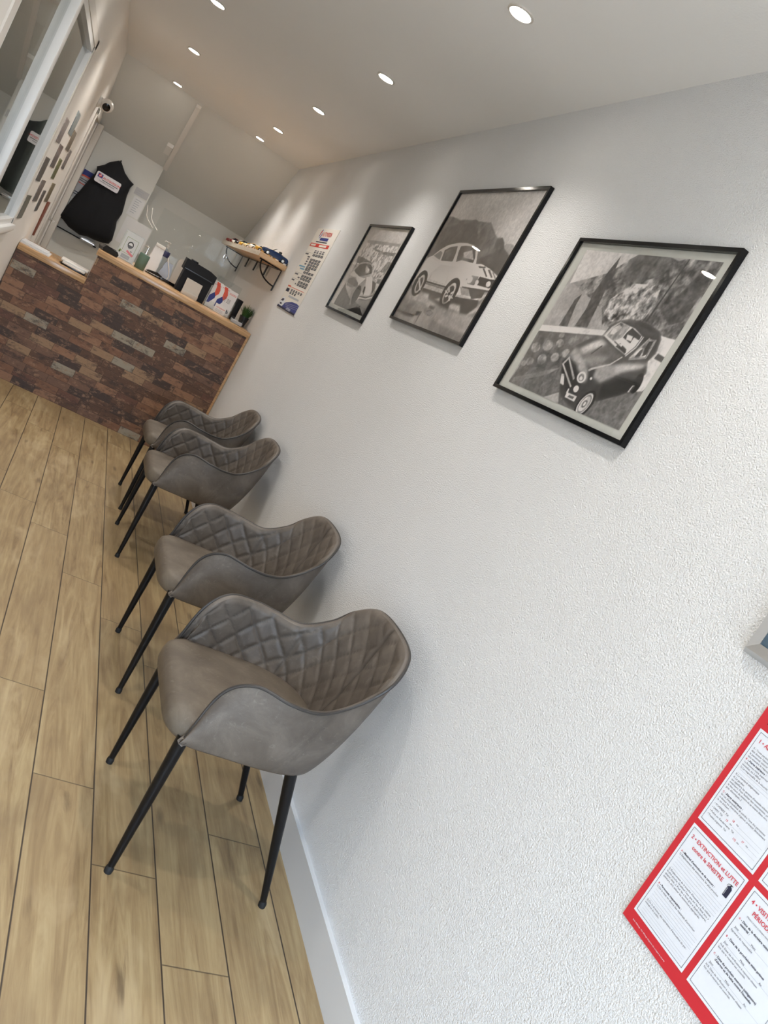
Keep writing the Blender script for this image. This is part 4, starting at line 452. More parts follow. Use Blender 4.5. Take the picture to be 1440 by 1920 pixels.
# ------------------------------------------------------------------ framed pictures
def vnoise(W, H, f, rg, asp=1.0):
    out = np.zeros((H, W)); amp = 1; tot = 0
    for o in range(6):
        nx = max(2, int(f*asp*2**o)+2); ny = max(2, int(f*2**o)+2); g = rg.random((ny, nx))
        xs = np.linspace(0, nx-1.001, W); ys = np.linspace(0, ny-1.001, H); xi = xs.astype(int); yi = ys.astype(int); fx = xs-xi; fy = ys-yi
        fx = fx*fx*(3-2*fx); fy = fy*fy*(3-2*fy)
        a = g[yi][:, xi]; b = g[yi][:, xi+1]; c = g[yi+1][:, xi]; d = g[yi+1][:, xi+1]
        out += amp*((a*(1-fx)+b*fx)*(1-fy)[:, None]+(c*(1-fx)+d*fx)*fy[:, None]); tot += amp; amp *= .68
    out -= out.mean(); return np.clip(out/(out.std()+1e-9)*.5, -1.3, 1.3)
def raster(items, W, H, asp, bg, ss=2):
    W2, H2 = W*ss, H*ss; img = np.full((H2, W2), float(bg)); rg = np.random.default_rng(3)
    cache = {}
    for gv, amp, fr, pts in items:
        P = np.array(pts, float)*[W2, H2]; x0, y0 = np.floor(P.min(0)).astype(int); x1, y1 = np.ceil(P.max(0)).astype(int)+1
        x0 = max(0, x0); y0 = max(0, y0); x1 = min(W2, x1); y1 = min(H2, y1)
        if x1 <= x0 or y1 <= y0: continue
        X, Y = np.meshgrid(np.arange(x0, x1)+.5, np.arange(y0, y1)+.5); ins = np.zeros(X.shape, bool)
        for (ax, ay), (bx, by) in zip(P, np.roll(P, -1, 0)):
            if ay == by: continue
            ins ^= ((ay > Y) != (by > Y)) & (X < (bx-ax)*(Y-ay)/(by-ay)+ax)
        if gv < 0:      # soften what has been laid down inside this outline
            sub = img[y0:y1, x0:x1]; r = int(fr); b = sub.copy()
            for _ in range(2):
                for ax in (0, 1):
                    c_ = np.cumsum(np.concatenate([np.repeat(np.take(b, [0], ax), r+1, ax), b, np.repeat(np.take(b, [-1], ax), r, ax)], ax), ax); L_ = b.shape[ax]
                    b = (np.take(c_, np.arange(2*r+1, 2*r+1+L_), ax)-np.take(c_, np.arange(0, L_), ax))/(2*r+1)
            sub[ins] = b[ins]; continue
        if fr not in cache: cache[fr] = vnoise(W2, H2, fr, rg, asp)
        val = gv*(1+amp*1.35*cache[fr][y0:y1, x0:x1]); sub = img[y0:y1, x0:x1]; sub[ins] = val[ins]
    o = img.reshape(H, ss, W, ss).mean((1, 3))
    for ax in (0, 1): o = .25*np.roll(o, 1, ax)+.5*o+.25*np.roll(o, -1, ax)
    return np.clip(o*(1+.07*vnoise(W, H, 60, rg, asp)+.04*vnoise(W, H, 4, rg, asp)), 4, 250)
def picture(label, rect, key, W, mat, bg):
    y0, y1, z0, z1 = rect; dp = .017; fw = .011
    t = thing('framed_picture', label, 'picture', (0, (y0+y1)/2, (z0+z1)/2), 0, 'framed black and white car photographs')
    m = MB()
    for a, b in (((y0, z0), (y0+fw, z1)), ((y1-fw, z0), (y1, z1)), ((y0+fw, z0), (y1-fw, z0+fw)), ((y0+fw, z1-fw), (y1-fw, z1))): m.box((-dp, a[0], a[1]), (-.001, b[0], b[1]), 'frame_black')
    m.build('frame', t)
    m = MB(); m.box((-.006, y0+.004, z0+.004), (-.003, y1-.004, z1-.004), 'mat_board'); m.build('mat_board', t)
    H = int(W*(z1-z0)/(y1-y0)); img = raster(ART[key], W, H, (y1-y0)/(z1-z0), bg)
    u0, u1, v0, v1 = PB[key]
    i0, i1, j0, j1 = int(u0*W), int(u1*W), int(v0*H), int(v1*H); im = img[j0:j1, i0:i1]; h, w = im.shape
    U = (np.arange(i0, i1)+.5)/W; Vv = (np.arange(j0, j1)+.5)/H
    YY, ZZ = np.meshgrid(y1-U*(y1-y0), z0+Vv*(z1-z0)); vs = np.stack([np.full(YY.size, -.0068), YY.ravel(), ZZ.ravel()], 1)-np.array(t.location)
    me = bpy.data.meshes.new('print'); idx = np.arange(h*w).reshape(h, w)
    q = np.stack([idx[:-1, :-1], idx[:-1, 1:], idx[1:, 1:], idx[1:, :-1]], -1).reshape(-1, 4)
    me.vertices.add(len(vs)); me.vertices.foreach_set('co', vs.ravel().astype(np.float32)); me.loops.add(q.size); me.loops.foreach_set('vertex_index', q.ravel().astype(np.int32))
    me.polygons.add(len(q)); me.polygons.foreach_set('loop_start', np.arange(0, q.size, 4, dtype=np.int32)); me.update(calc_edges=True)
    s = np.clip(im.ravel()/255*GAIN[key][0]+GAIN[key][1], .03, .95); lin = np.where(s <= .04045, s/12.92, ((s+.055)/1.055)**2.4); c = np.stack([lin*1.03, lin*.985, lin*.965, np.ones_like(lin)], 1).astype(np.float32)
    at = me.attributes.new('ink', 'FLOAT_COLOR', 'POINT'); at.data.foreach_set('color', c.ravel()); me.materials.append(M('print'))
    o = bpy.data.objects.new('print', me); COL.objects.link(o); o.parent = t
    m = MB(); m.box((-.0125, y0+fw*.7, z0+fw*.7), (-.0105, y1-fw*.7, z1-fw*.7), 'picture_glass'); m.build('glass_pane', t)
GAIN = {'one': (1.32, -.03), 'two': (1.34, -.04), 'three': (1.18, .03)}
PB = {'one': (.05, .965, .07, .955), 'two': (.012, .988, .016, .984), 'three': (.08, .932, .064, .94)}
picture('smallest-looking black framed photo of an open sports car by the sea, next to the calendar', (3.728, 4.4182, 1.4672, 1.96), 'one', 380, True, 178)
picture('largest black framed photo of a white coupe below mountains, middle of the three pictures', (2.5956, 3.3864, 1.5406, 2.1346), 'two', 470, False, 168)
picture('black framed photo of a small dark car on a coast road with cypresses, nearest picture', (1.5324, 2.2245, 1.4672, 1.96), 'three', 520, True, 150)

# ------------------------------------------------------------------ printed matter helpers (flat prints lie on their board)
def rect(m, fr, x0, y0, x1, y1, mat, h=0): m.quad([fr @ Vector(p) for p in ((x0, y0, h), (x1, y0, h), (x1, y1, h), (x0, y1, h))], mat)
def poly(m, fr, pts, mat, h=0): m.quad([fr @ Vector((x, y, h)) for x, y in pts], mat)
def outline(m, fr, x0, y0, x1, y1, w, mat, h=0):
    for a in ((x0, y0, x1, y0+w), (x0, y1-w, x1, y1), (x0, y0+w, x0+w, y1-w), (x1-w, y0+w, x1, y1-w)): rect(m, fr, *a, mat, h)
def off(fr, x, y, h=0): return fr @ Matrix.Translation((x, y, h))

# ------------------------------------------------------------------ safety notice by the camera
bY0, bY1, bZ0, bZ1 = .572, .868, .781, 1.236
sg = thing('safety_notice', 'red fire safety notice board with white text panels, lower right wall', 'sign', (0, .72, 1.0))
m = MB(); m.box((-.003, bY0, bZ0), (.0004, bY1, bZ1), 'sign_red'); m.build('board', sg)
F = wallf(0, 0, -.0034)      # x = -y, y = z
panels = {1: (-.8557, .9905, -.7303, 1.1668), 2: (-.8557, .8030, -.7303, .9805), 3: (-.7190, .9905, -.5936, 1.1668), 4: (-.7190, .8030, -.5936, .9805)}
for k, (x0, y0, x1, y1) in panels.items():
    m = MB(); rect(m, F, x0, y0, x1, y1, 'sign_white'); outline(m, F, x0+.0045, y0+.0045, x1-.0045, y1-.0045, .0006, 'ink_navy', .0003)
    p = m.build('text_panel', sg)
    if k in (1, 2, 4):
        L = []; X = x0+.0095
        def tx(s, y, size, mat, dx=0, bold=False, al='LEFT'): L.append((s, size, mat, off(F, X+dx, y, .0006), al, bold))
        q = MB()
        def lines(ys):
            for y in ys: rect(q, F, X+.002, y, x1-.010, y+.0003, 'ink_pale', .0004)
        if k == 2:
            tx('2 • EXTINCTION et LUTTE', .9600, .0091, 'sign_text_red', .001, True); tx('contre le SINISTRE', .9475, .0091, 'sign_text_red', .013, True)
            tx('A', .9318, .0043, 'sign_text_red', 0, True); tx("- Matériel d'extinction et de secours :", .9318, .0050, 'ink_navy', .0042, True)
            tx('1) Emplacement des extincteurs les plus proches', .9262, .0047, 'ink_grey'); lines([.9215, .9165, .9115, .9065, .9015])
            for i, s in enumerate(("2) Emplacement de la bouche d'incendie ou du robinet", "le plus proche. N'utiliser l'eau que sur les « feux secs »", "(papier, bois...). Pour les « feux gras » (hydrocarbures,", "peinture, etc) utiliser les extincteurs appropriés.")): tx(s, .8960-i*.0052, .0046, 'ink_grey')
            tx('B', .8658, .0043, 'sign_text_red', 0, True); tx('- Personnes responsables :', .8658, .0050, 'ink_navy', .0042, True)
            tx("1) De la mise en œuvre des matériels d'extinction", .8606, .0047, 'ink_grey'); lines([.8555, .8505, .8455, .8405, .8370])
            tx("2) De la direction des opérations d'évacuation du per-", .8318, .0046, 'ink_grey'); tx('sonnel et du public.', .8268, .0046, 'ink_grey'); lines([.8215, .8170, .8125])
            # small picture of an extinguisher
            ex = [(-.7500, .9345), (-.7425, .9345), (-.7415, .9355), (-.7415, .9500), (-.7435, .9525), (-.7485, .9525), (-.7505, .9500), (-.7505, .9355)]
            poly(q, F, ex, 'ink_navy', .0005); rect(q, F, -.7472, .9525, -.7450, .9550, 'ink_black', .0005); rect(q, F, -.7480, .9548, -.7425, .9558, 'ink_black', .0005); poly(q, F, [(-.7478, .9553), (-.7515, .9540), (-.7524, .9500), (-.7520, .9500), (-.7510, .9535), (-.7478, .9548)], 'ink_black', .0005); rect(q, F, -.7495, .9365, -.7487, .9490, 'ink_pale', .0006)
        if k == 1:
            tx('1 • ALERTE', 1.1470, .0091, 'sign_text_red', .001, True)
            y = 1.1345
            for s in ("A - Toute personne apercevant un début d'incendie", "doit donner l'alarme. Ne pas crier au feu. Garder", "le personnel, assurer la sécurité. Informer", "sans attendre le responsable."): tx(s, y, .0046, 'ink_grey'); y -= .0050
            tx('B', 1.1138, .0043, 'sign_text_red', 0, True); tx('- Alerte intérieure :', 1.1138, .0050, 'ink_navy', .0042, True)
            for s in ('1) Prévenez votre supérieur hiérarchique', "immédiat, ou à défaut"): tx(s, 1.1085-.005*(s[0] == 'i'), .0046, 'ink_grey')
            tx('2) Le responsable de la sécurité', 1.0985, .0046, 'ink_grey'); tx('Tél.', 1.0940, .0046, 'ink_grey', .075); lines([1.0955, 1.0900])
            tx('3) Le standard téléphonique', 1.0850, .0046, 'ink_grey'); tx('Tél.', 1.0805, .0046, 'ink_grey', .075)
            tx('4) Le gardien', 1.0790, .0046, 'ink_grey')
            y = 1.0740
            for s in ("qui appellera les services d'incendie urbains", "extérieurs. Pour faciliter leur intervention, préciser", "le lieu exact du sinistre et sa nature (feux secs,", "gras, électriques...)"): tx(s, y, .0046, 'ink_grey'); y -= .0050
            tx('C', 1.0500, .0043, 'sign_text_red', 0, True); tx('- Alerte extérieure :', 1.0500, .0050, 'ink_navy', .0042, True)
            y = 1.0450
            for s in ("En cas d'impossibilité de joindre l'une des personnes", "ci-dessus ou d'extrême urgence, prévenir directement", "le cas échéant :"): tx(s, y, .0046, 'ink_grey'); y -= .0050
            for i, (s, n_) in enumerate((('• POMPIERS  Tél.', '18'), ('• SAMU  Tél.', '15'), ('• Police ou Gendarmerie  Tél.', '17'), ('• Toutes urgences  Tél.', '112'))):
                yy = 1.0265-i*.0066; tx(s, yy, .0046, 'ink_grey'); dx = .0024*len(s)+.003; tx(n_, yy, .0044, 'sign_text_red', dx, True); tx('ou', yy, .0046, 'ink_grey', dx+.009); rect(q, F, X+dx+.015, yy, x1-.010, yy+.0003, 'ink_pale', .0004)
        if k == 4:
            tx('4 • VISITES', .9600, .0091, 'sign_text_red', .001, True); tx('PÉRIODIQUES', .9480, .0091, 'sign_text_red', .012, True)
            tx('(Mettre à jour à chaque visite)', .9400, .0036, 'ink_grey', .008)
            y = .9295
            for nm, a, b in (('A', '- Date de la dernière visite', 'matériel :'), ('B', '- Date de la prochaine visite prévue', ''), ('C', '- Date du prochain exercice (obligatoire)', "d'alarme et de lutte contre l'incendie")):
                tx(nm, y, .0043, 'sign_text_red', 0, True); tx(a, y, .0050, 'ink_navy', .0046, True)
                if b: y -= .0054; tx(b, y, .0050, 'ink_navy', .0070, True)
                y -= .0085; tx('Jour', y, .0046, 'ink_grey', .003); tx('Mois', y, .0046, 'ink_grey', .036); tx('An', y, .0046, 'ink_grey', .074); lines([y-.0008])
                y -= .0068; tx('Signature du responsable' if nm == 'A' else 'N.B. Date de vérification à reporter chaque', y, .0043, 'ink_grey')
                if nm != 'A': y -= .0050; tx('fois que le matériel est contrôlé.', y, .0043, 'ink_grey')
                y -= .0125 if nm == 'A' else .0120
        text_mb(q, L); q.build('printed_text', p)
m = MB(); text_mb(m, [("Boîte d'affichage - Réf. Affichage obligatoire des consignes de sécurité", .0030, 'sign_white', off(F, -.846, .7900, .0004), 'LEFT', False)])
m.build('printed_text', sg); m = MB(); rect(m, F, -.850, 1.178, -.800, 1.200, 'ink_black', .0004)
for i in range(5): rect(m, F, -.850, 1.181+i*.004, -.800, 1.1826+i*.004, 'sign_white', .0006)
m.build('header_block', sg)

# aluminium snap frame at the right edge
sf = thing('snap_frame', 'silver aluminium snap poster frame cut off by the right edge', 'poster frame', (0, .70, 1.50))
m = MB(); y0, y1, z0, z1 = .45, .967, 1.2495, 1.95; fw = .026
for pts in ([(y0, z0), (y1, z0), (y1-fw, z0+fw), (y0+fw, z0+fw)], [(y0, z1), (y1, z1), (y1-fw, z1-fw), (y0+fw, z1-fw)], [(y0, z0), (y0, z1), (y0+fw, z1-fw), (y0+fw, z0+fw)], [(y1, z0), (y1, z1), (y1-fw, z1-fw), (y1-fw, z0+fw)]):
    o_, i_ = pts[:2], pts[2:]
    vs = [(0, *pts[0]), (0, *pts[1]), (-.012, *[a+(b-a)*.35 for a, b in zip(pts[1], pts[2])]), (-.012, *[a+(b-a)*.35 for a, b in zip(pts[0], pts[3])]), (-.008, *pts[2]), (-.008, *pts[3]), (0, *pts[2]), (0, *pts[3])]
    m.add(vs, [(0, 1, 2, 3), (3, 2, 4, 5), (5, 4, 6, 7), (0, 3, 5, 7), (1, 2, 4, 6), (0, 1, 6, 7)], 'aluminium')
m.build('frame', sf); m = MB(); m.box((-.006, y0+fw*.8, z0+fw*.8), (-.002, y1-fw*.8, z1-fw*.8), 'poster_dark'); m.build('poster', sf)

# ------------------------------------------------------------------ calendar poster
cy0, cy1, cz0, cz1 = 5.018, 5.605, 1.335, 1.915
ca = thing('wall_calendar', 'white wall poster with red band, rows of black boxes and blue car footer', 'poster', (0, 5.31, 1.62))
m = MB(); m.box((-.004, cy0, cz0), (-.0005, cy1, cz1), 'calendar_card'); m.build('card', ca)
F = wallf(0, 0, -.0046); q = MB()
def logo(q, fr, x, y, w, m_txt='logo_red'):   # round emblem, name, dark bar
    h = w*.26
    poly(q, fr, [(x+.11*w+.11*w*math.cos(a)*.95, y+h*.62+h*.42*math.sin(a)) for a in np.linspace(0, 2*PI, 18, endpoint=False)], 'logo_blue', .0001)
    poly(q, fr, [(x+.10*w+.07*w*math.cos(a), y+h*.70+h*.24*math.sin(a)) for a in np.linspace(0, 2*PI, 14, endpoint=False)], m_txt, .0003)
    poly(q, fr, [(x+.03*w, y+h*.15), (x+.10*w, y+h*.15), (x+.22*w, y+h*1.0), (x+.15*w, y+h*1.0)], 'sign_white', .0004)
    return ('AUTOVISION', h*.78, m_txt, off(fr, x+.24*w, y+h*.38, .0003), 'LEFT', True)
L = [logo(q, F, -5.472, 1.826, .302)]
L[0] = ('AUTOVISION', .0415, 'logo_red', off(F, -5.395, 1.862, .0003), 'LEFT', True)
rect(q, F, -5.40, 1.832, -5.18, 1.852, 'logo_blue', .0003); rect(q, F, -5.472, 1.818, -5.17, 1.825, 'ink_navy', .0003)
rect(q, F, -5.590, 1.785, -5.070, 1.809, 'logo_red', .0002)
rect(q, F, -5.565, 1.791, -5.430, 1.803, 'calendar_card', .0004); rect(q, F, -5.330, 1.790, -5.135, 1.804, 'calendar_card', .0004)
for x in (-5.37, -5.30, -5.22, -5.15): rect(q, F, x, 1.758, x+.05, 1.764, 'ink_grey', .0002); rect(q, F, x, 1.744, x+.05, 1.754, 'ink_grey', .0002)
def cell(x, z, w=.060, h=.019):
    rect(q, F, x, z, x+w, z+h, 'ink_black', .0002); rect(q, F, x+w*.22, z+h*.35, x+w*.78, z+h*.65, 'ink_pale', .0004)
rowz = [1.722, 1.690, 1.672, 1.654, 1.636, 1.620, 1.600, 1.574, 1.556, 1.530, 1.512]
for i, z in enumerate(rowz):
    for k in range(4 if i != 5 else 2): cell(-5.365+k*.074, z, .062, .0145)
for z, x0, x1, mt in ((1.725, -5.585, -5.49, 'ink_grey'), (1.707, -5.48, -5.41, 'ink_grey'), (1.692, -5.46, -5.41, 'ink_grey'), (1.675, -5.46, -5.41, 'ink_grey'), (1.657, -5.46, -5.41, 'ink_grey'), (1.636, -5.58, -5.40, 'sky_cyan'), (1.620, -5.52, -5.39, 'sky_cyan'), (1.578, -5.58, -5.48, 'ink_grey'), (1.559, -5.45, -5.39, 'ink_grey'), (1.534, -5.585, -5.50, 'ink_grey'), (1.515, -5.43, -5.40, 'ink_grey')): rect(q, F, x0, z, x1, z+.010, mt, .0002)
for z in (1.740, 1.593, 1.549): rect(q, F, -5.59, z, -5.09, z+.0012, 'ink_grey', .0001)
rect(q, F, -5.59, 1.487, -5.50, 1.497, 'logo_orange', .0002); rect(q, F, -5.50, 1.488, -5.08, 1.491, 'logo_orange', .0002)
rect(q, F, -5.585, 1.452, -5.49, 1.476, 'ink_navy', .0002)
for i, z in enumerate((1.464, 1.446)):
    for k in range(5 if i == 0 else 3): cell(-5.44+k*.074, z, .044, .0145)
rect(q, F, -5.42, 1.424, -5.10, 1.436, 'ink_pale', .0002)
poly(q, F, [(-5.603, 1.337), (-5.020, 1.337), (-5.020, 1.403), (-5.10, 1.409), (-5.25, 1.405), (-5.40, 1.385), (-5.50, 1.362), (-5.603, 1.350)], 'logo_blue', .0002)
poly(q, F, [(-5.603, 1.337), (-5.020, 1.337), (-5.020, 1.349), (-5.603, 1.349)], 'ink_navy', .0003)
for k in range(3): poly(q, F, [(-5.42+.03*k, 1.378-.008*k), (-5.03, 1.396-.012*k), (-5.03, 1.3975-.012*k), (-5.42+.03*k, 1.380-.008*k)], 'ink_pale', .0003)
poly(q, F, [(-5.59, 1.352), (-5.46, 1.350), (-5.43, 1.372), (-5.45, 1.398), (-5.49, 1.412), (-5.55, 1.408), (-5.585, 1.385)], 'sign_white', .0004)
poly(q, F, [(-5.575, 1.384), (-5.50, 1.384), (-5.485, 1.400), (-5.545, 1.402)], 'ink_navy', .0006); rect(q, F, -5.56, 1.360, -5.50, 1.370, 'ink_navy', .0006)
L.append(('AUTOVISION', .022, 'sign_white', off(F, -5.31, 1.345, .0005), 'LEFT', True))
text_mb(q, L); q.build('printed_text', ca)

# ------------------------------------------------------------------ wall shelf with brackets and model cars
SY0, SY1, SX, SZ = 5.935, 8.16, -.212, 1.606
sh = thing('wall_shelf', 'long pale wooden wall shelf on black brackets, carrying model cars', 'shelf', (0, 7.0, 1.58))
m = MB(); m.box((SX, SY0, SZ-.036), (-.001, SY1, SZ), 'shelf_wood', .002); m.box((SX-.0012, SY0+.002, SZ-.0345), (SX, SY1-.002, SZ-.0015), 'shelf_white'); m.build('shelf_board', sh)
for yb in (6.03, 8.02):
    m = MB(); zt = SZ-.042
    m.tube([(SX+.03, yb, zt), (-.006, yb, zt), (-.006, yb, 1.405)], .0055, 'black_metal', 8)
    m.tube([(-.165+.16*(1-math.cos(a)), yb, zt-.125*math.sin(a)) for a in np.linspace(0, PI/2, 14)], .0055, 'black_metal', 8); m.build('bracket', sh)
rail = MB(); rail.tube([(-.02, 6.1, SZ-.044), (-.02, 7.98, SZ-.044)], .004, 'black_metal', 8); rl = rail.build('hook_rail', sh)
for yb in (6.515, 7.045, 7.52):
    m = MB(); m.box((-.026, yb-.022, SZ-.125), (-.018, yb+.022, SZ-.038), 'black_metal', .003); m.build('hook', rl)
ky = thing('key_ring', 'bunch of keys hanging from the far shelf bracket', 'keys', (-.145, 8.02, 1.50))
m = MB(); m.tube([(-.145+.013*math.cos(a), 8.011, 1.478+.022*math.sin(a)) for a in np.linspace(0, 2*PI, 16, endpoint=False)], .003, 'chrome', 6, True); m.build('ring', ky)
for dx, l in ((-.012, .065), (.008, .09)):
    m = MB(); m.box((-.145+dx-.006, 8.006, 1.455-l*.3), (-.145+dx+.006, 8.010, 1.460), 'aluminium', .001); m.box((-.145+dx-.0025, 8.006, 1.455-l), (-.145+dx+.0025, 8.010, 1.455-l*.25), 'aluminium'); m.build('key', ky)
def model_car(label, y, paint_, style, Lg=.195, x0=-.205, hb=1.0):
    t = thing('model_car', label, 'model car', (x0+Lg/2, y, SZ+.0005), 0, 'model cars on the shelf'); W = Lg*.40; k = Lg/.195
    # body: cross sections along x (front at -x)
    xs = np.array([-.0975, -.094, -.085, -.06, -.035, -.01, .02, .05, .075, .090, .0965])*k
    zt = np.array([.026, .031, .034, .0365, .040, .042, .042, .041, .040, .036, .028])*k*hb
    zb = np.array([.014, .011, .009, .008, .008, .008, .008, .008, .009, .012, .018])*k
    ww = np.array([.62, .80, .92, .98, 1, 1, 1, 1, .97, .9, .72])*W/2
    vs = []; fs = []; n = 10
    for x, a, b_, w in zip(xs, zt, zb, ww):
        for (py, pz) in ((-1, 0), (-1.0, .35), (-1, .62), (-.93, .86), (-.72, 1), (.72, 1), (.93, .86), (1, .62), (1, .35), (1, 0)): vs.append((x, py*w, b_+(a-b_)*pz))
    for i in range(len(xs)-1):
        for j in range(n): fs.append((i*n+j, i*n+(j+1) % n, (i+1)*n+(j+1) % n, (i+1)*n+j))
    fs += [list(range(n)), list(range((len(xs)-1)*n, len(xs)*n))]
    m = MB(); m.add(vs, fs, paint_, True); m.build('body', t, local=True)
    h0 = .040*k*hb
    if style == 'open':
        m = MB(); m.prism([(-.028*k, -W*.40, h0), (-.008*k, -W*.34, h0+.022*k), (-.008*k, W*.34, h0+.022*k), (-.028*k, W*.40, h0)], (.002, 0, .0006), 'car_glass'); m.build('windscreen', t, local=True)
        m = MB(); m.box((-.005*k, -W*.38, h0-.004), (.045*k, W*.38, h0+.0035*k), 'car_black', .001); m.build('cockpit', t, local=True)
        for s in (-1, 1):
            m = MB(); m.box((.018*k, s*W*.2-.009*k, h0), (.034*k, s*W*.2+.009*k, h0+.018*k), 'car_black', .003); m.build('seat', t, local=True)
    else:
        a, b_, c, d_ = (-.036, -.008, .045, .078) if style == 'coupe' else (-.045, -.022, .055, .082)
        top = h0+(.022 if style == 'coupe' else .028)*k
        m = MB(); P = [(a*k, -W*.44, h0-.002), (d_*k, -W*.44, h0-.002), (d_*k, W*.44, h0-.002), (a*k, W*.44, h0-.002), (b_*k, -W*.34, top), (c*k, -W*.34, top), (c*k, W*.34, top), (b_*k, W*.34, top)]
        m.add(P, [(0, 1, 2, 3), (4, 5, 6, 7), (0, 1, 5, 4), (1, 2, 6, 5), (2, 3, 7, 6), (3, 0, 4, 7)], 'car_glass'); m.build('windows', t, local=True)
        m = MB(); m.box(((b_-.002)*k, -W*.35, top-.001), ((c+.002)*k, W*.35, top+.003*k), paint_, .0015)
        for s in (-1, 1):
            for u, v_ in ((a, b_), (.5*(a+d_), .5*(b_+c)), (d_, c)): m.tube([(u*k, s*W*.44, h0-.002), (v_*k, s*W*.345, top)], .0018*k, paint_, 6)
        m.build('roof', t, local=True)
    for x in (-.060, .058):
        for s in (-1, 1):
            m = MB(); m.lathe([(.003, -.006), (.0150*k, -.006), (.0158*k, -.004), (.0158*k, .004), (.0150*k, .006), (.003, .006)], (x*k, s*(W/2-.004), .0158*k), 'tyre', 18, 'y'); w = m.build('wheel', t, local=True)
            m = MB(); m.lathe([(.0005, s*.0050), (.0098*k, s*.0062), (.0098*k, s*.0070), (.003, s*.0066), (.0005, s*.0074)], (x*k, s*(W/2-.004), .0158*k), 'hub', 14, 'y'); m.build('hub_cap', w, local=True)
    for s in (-1, 1):
        m = MB(); m.lathe([(.0005, -.002), (.0045*k, -.001), (.0045*k, .002), (.0005, .002)], (-.0925*k, s*W*.30, .026*k*hb), 'hub', 10, 'x'); m.build('headlight', t, local=True)
    return t
for lb, y, c, st, hb, lg in (('dark blue open model car at the near end of the shelf', 5.985, 'car_blue', 'open', 1.15, .20), ('cream and yellow open model car, second from the near end of the shelf', 6.30, 'car_yellow', 'open', 1.1, .17), ('white model coupe with dark windows, third from the near end of the shelf', 6.60, 'car_white', 'coupe', 1.1, .17),
    ('pale cream model saloon, fourth on the shelf, between two white and black cars', 6.90, 'car_cream', 'saloon', 1.0, .165), ('bright yellow model coupe in the middle of the shelf row', 7.16, 'car_yellow', 'coupe', 1.05, .165), ('black model saloon behind the bright yellow one', 7.43, 'car_black', 'saloon', 1.0, .165),
    ('white topped model car between the black one and the red ones', 7.62, 'car_white', 'saloon', .95, .16), ('red model coupe, second from the far end of the shelf', 7.82, 'car_red', 'coupe', 1.05, .165), ('dark red model saloon at the far end of the shelf', 8.06, 'car_red', 'saloon', 1.1, .17)):
    model_car(lb, y, c, st, lg, hb=hb)

# ------------------------------------------------------------------ little photo panels on the left wall
TL = [(5.742, 6.036, 1.600, 1.745, (118, 126, 128), 'pale grey photo tile, topmost of the group on the left wall'), (5.233, 5.484, 1.508, 1.647, (128, 116, 112), 'mauve grey photo tile, upper left of the group near the window'), (6.09, 6.375, 1.516, 1.651, (112, 100, 82), 'sandy brown and green photo tile just below the topmost one'), (5.59, 5.862, 1.372, 1.516, (88, 74, 66), 'reddish brown photo tile in the second row, beside the green one'),
      (6.455, 6.70, 1.402, 1.542, (110, 100, 94), 'grey brown photo tile nearest the door, upper right of the group'), (5.140, 5.385, 1.266, 1.407, (66, 56, 46), 'dark brown photo tile closest to the window in the middle of the group'), (6.02, 6.26, 1.310, 1.449, (92, 92, 46), 'olive green photo tile in the middle of the group'), (5.513, 5.780, 1.145, 1.283, (92, 82, 76), 'taupe photo tile above the lowest two of the group'),
      (6.343, 6.64, 1.148, 1.287, (104, 94, 70), 'khaki photo tile on the right, level with the taupe one'), (5.941, 6.140, 1.081, 1.223, (70, 62, 56), 'dark photo tile with an orange foot, low in the group'), (5.086, 5.328, 1.039, 1.177, (74, 74, 62), 'grey green photo tile, lowest and closest to the window sill')]
for i, (a, b, z0, z1, c, lb) in enumerate(TL):
    t = NT('photo_%d' % i); v = t.obj(); n1 = t.noise(v, 22, 4, .65, .5); gx, gy, gz = t.sep(v)
    cc = srgb(*[min(255, k*1.15) for k in c]); dk = srgb(*[k*.55 for k in c]); lt = srgb(*[min(255, k*1.7+20) for k in c])
    t.base(t.ramp(t.math('ADD', n1, t.math('MULTIPLY', gz, 2.2)), [(.2, dk), (.45, cc), (.62, cc), (.9, lt)])); t.set(.3)
    m = MB(); m.box((LW-.0004, a, z0), (LW+.004, b, z1), 'photo_%d' % i); tag(m.build('photo_tile', loc=(LW, (a+b)/2, (z0+z1)/2)), lb, 'photo', 'small photo tiles on the left wall')
m = MB(); m.prism([(LW-.0004, 6.66, 1.150), (LW-.0004, 6.86, 1.150), (LW-.0004, 6.80, .885), (LW-.0004, 6.73, .885)], (.012, 0, 0), 'leaflet_brown'); tag(m.build('hanging_pennant', loc=(LW, 6.75, 1.02)), 'narrow red brown hanging strip between the photo tiles and the door', 'wall decoration')

# security camera above the door
sc = thing('security_camera', 'round white security camera with black lens above the door', 'camera', (LW, 7.0, 1.965))
m = MB(); m.tube([(LW, 7.0, 1.965), (LW+.006, 7.0, 1.965), (LW+.012, 7.0, 1.966), (LW+.035, 6.995, 1.968)], [.045, .045, .036, .032], 'white_plastic', 24); m.build('mount', sc)
hc = Vector((LW+.062, 6.985, 1.966)); m = MB()
ax = (Vector((-.95, 0, -.9))-hc).normalized(); up = ax.orthogonal().normalized(); fr = Matrix((up, ax.cross(up), ax)).transposed()
m.lathe([(.048*math.sin(a), -.048*math.cos(a)) for a in np.linspace(.02, PI*.80, 16)], hc, 'white_plastic', 28, fr=fr); hd = m.build('head', sc)
m = MB(); m.lathe([(.0285, .0385), (.029, .0400), (.026, .0412), (.001, .0420)], hc, 'lens_black', 24, fr=fr); m.build('lens', hd)
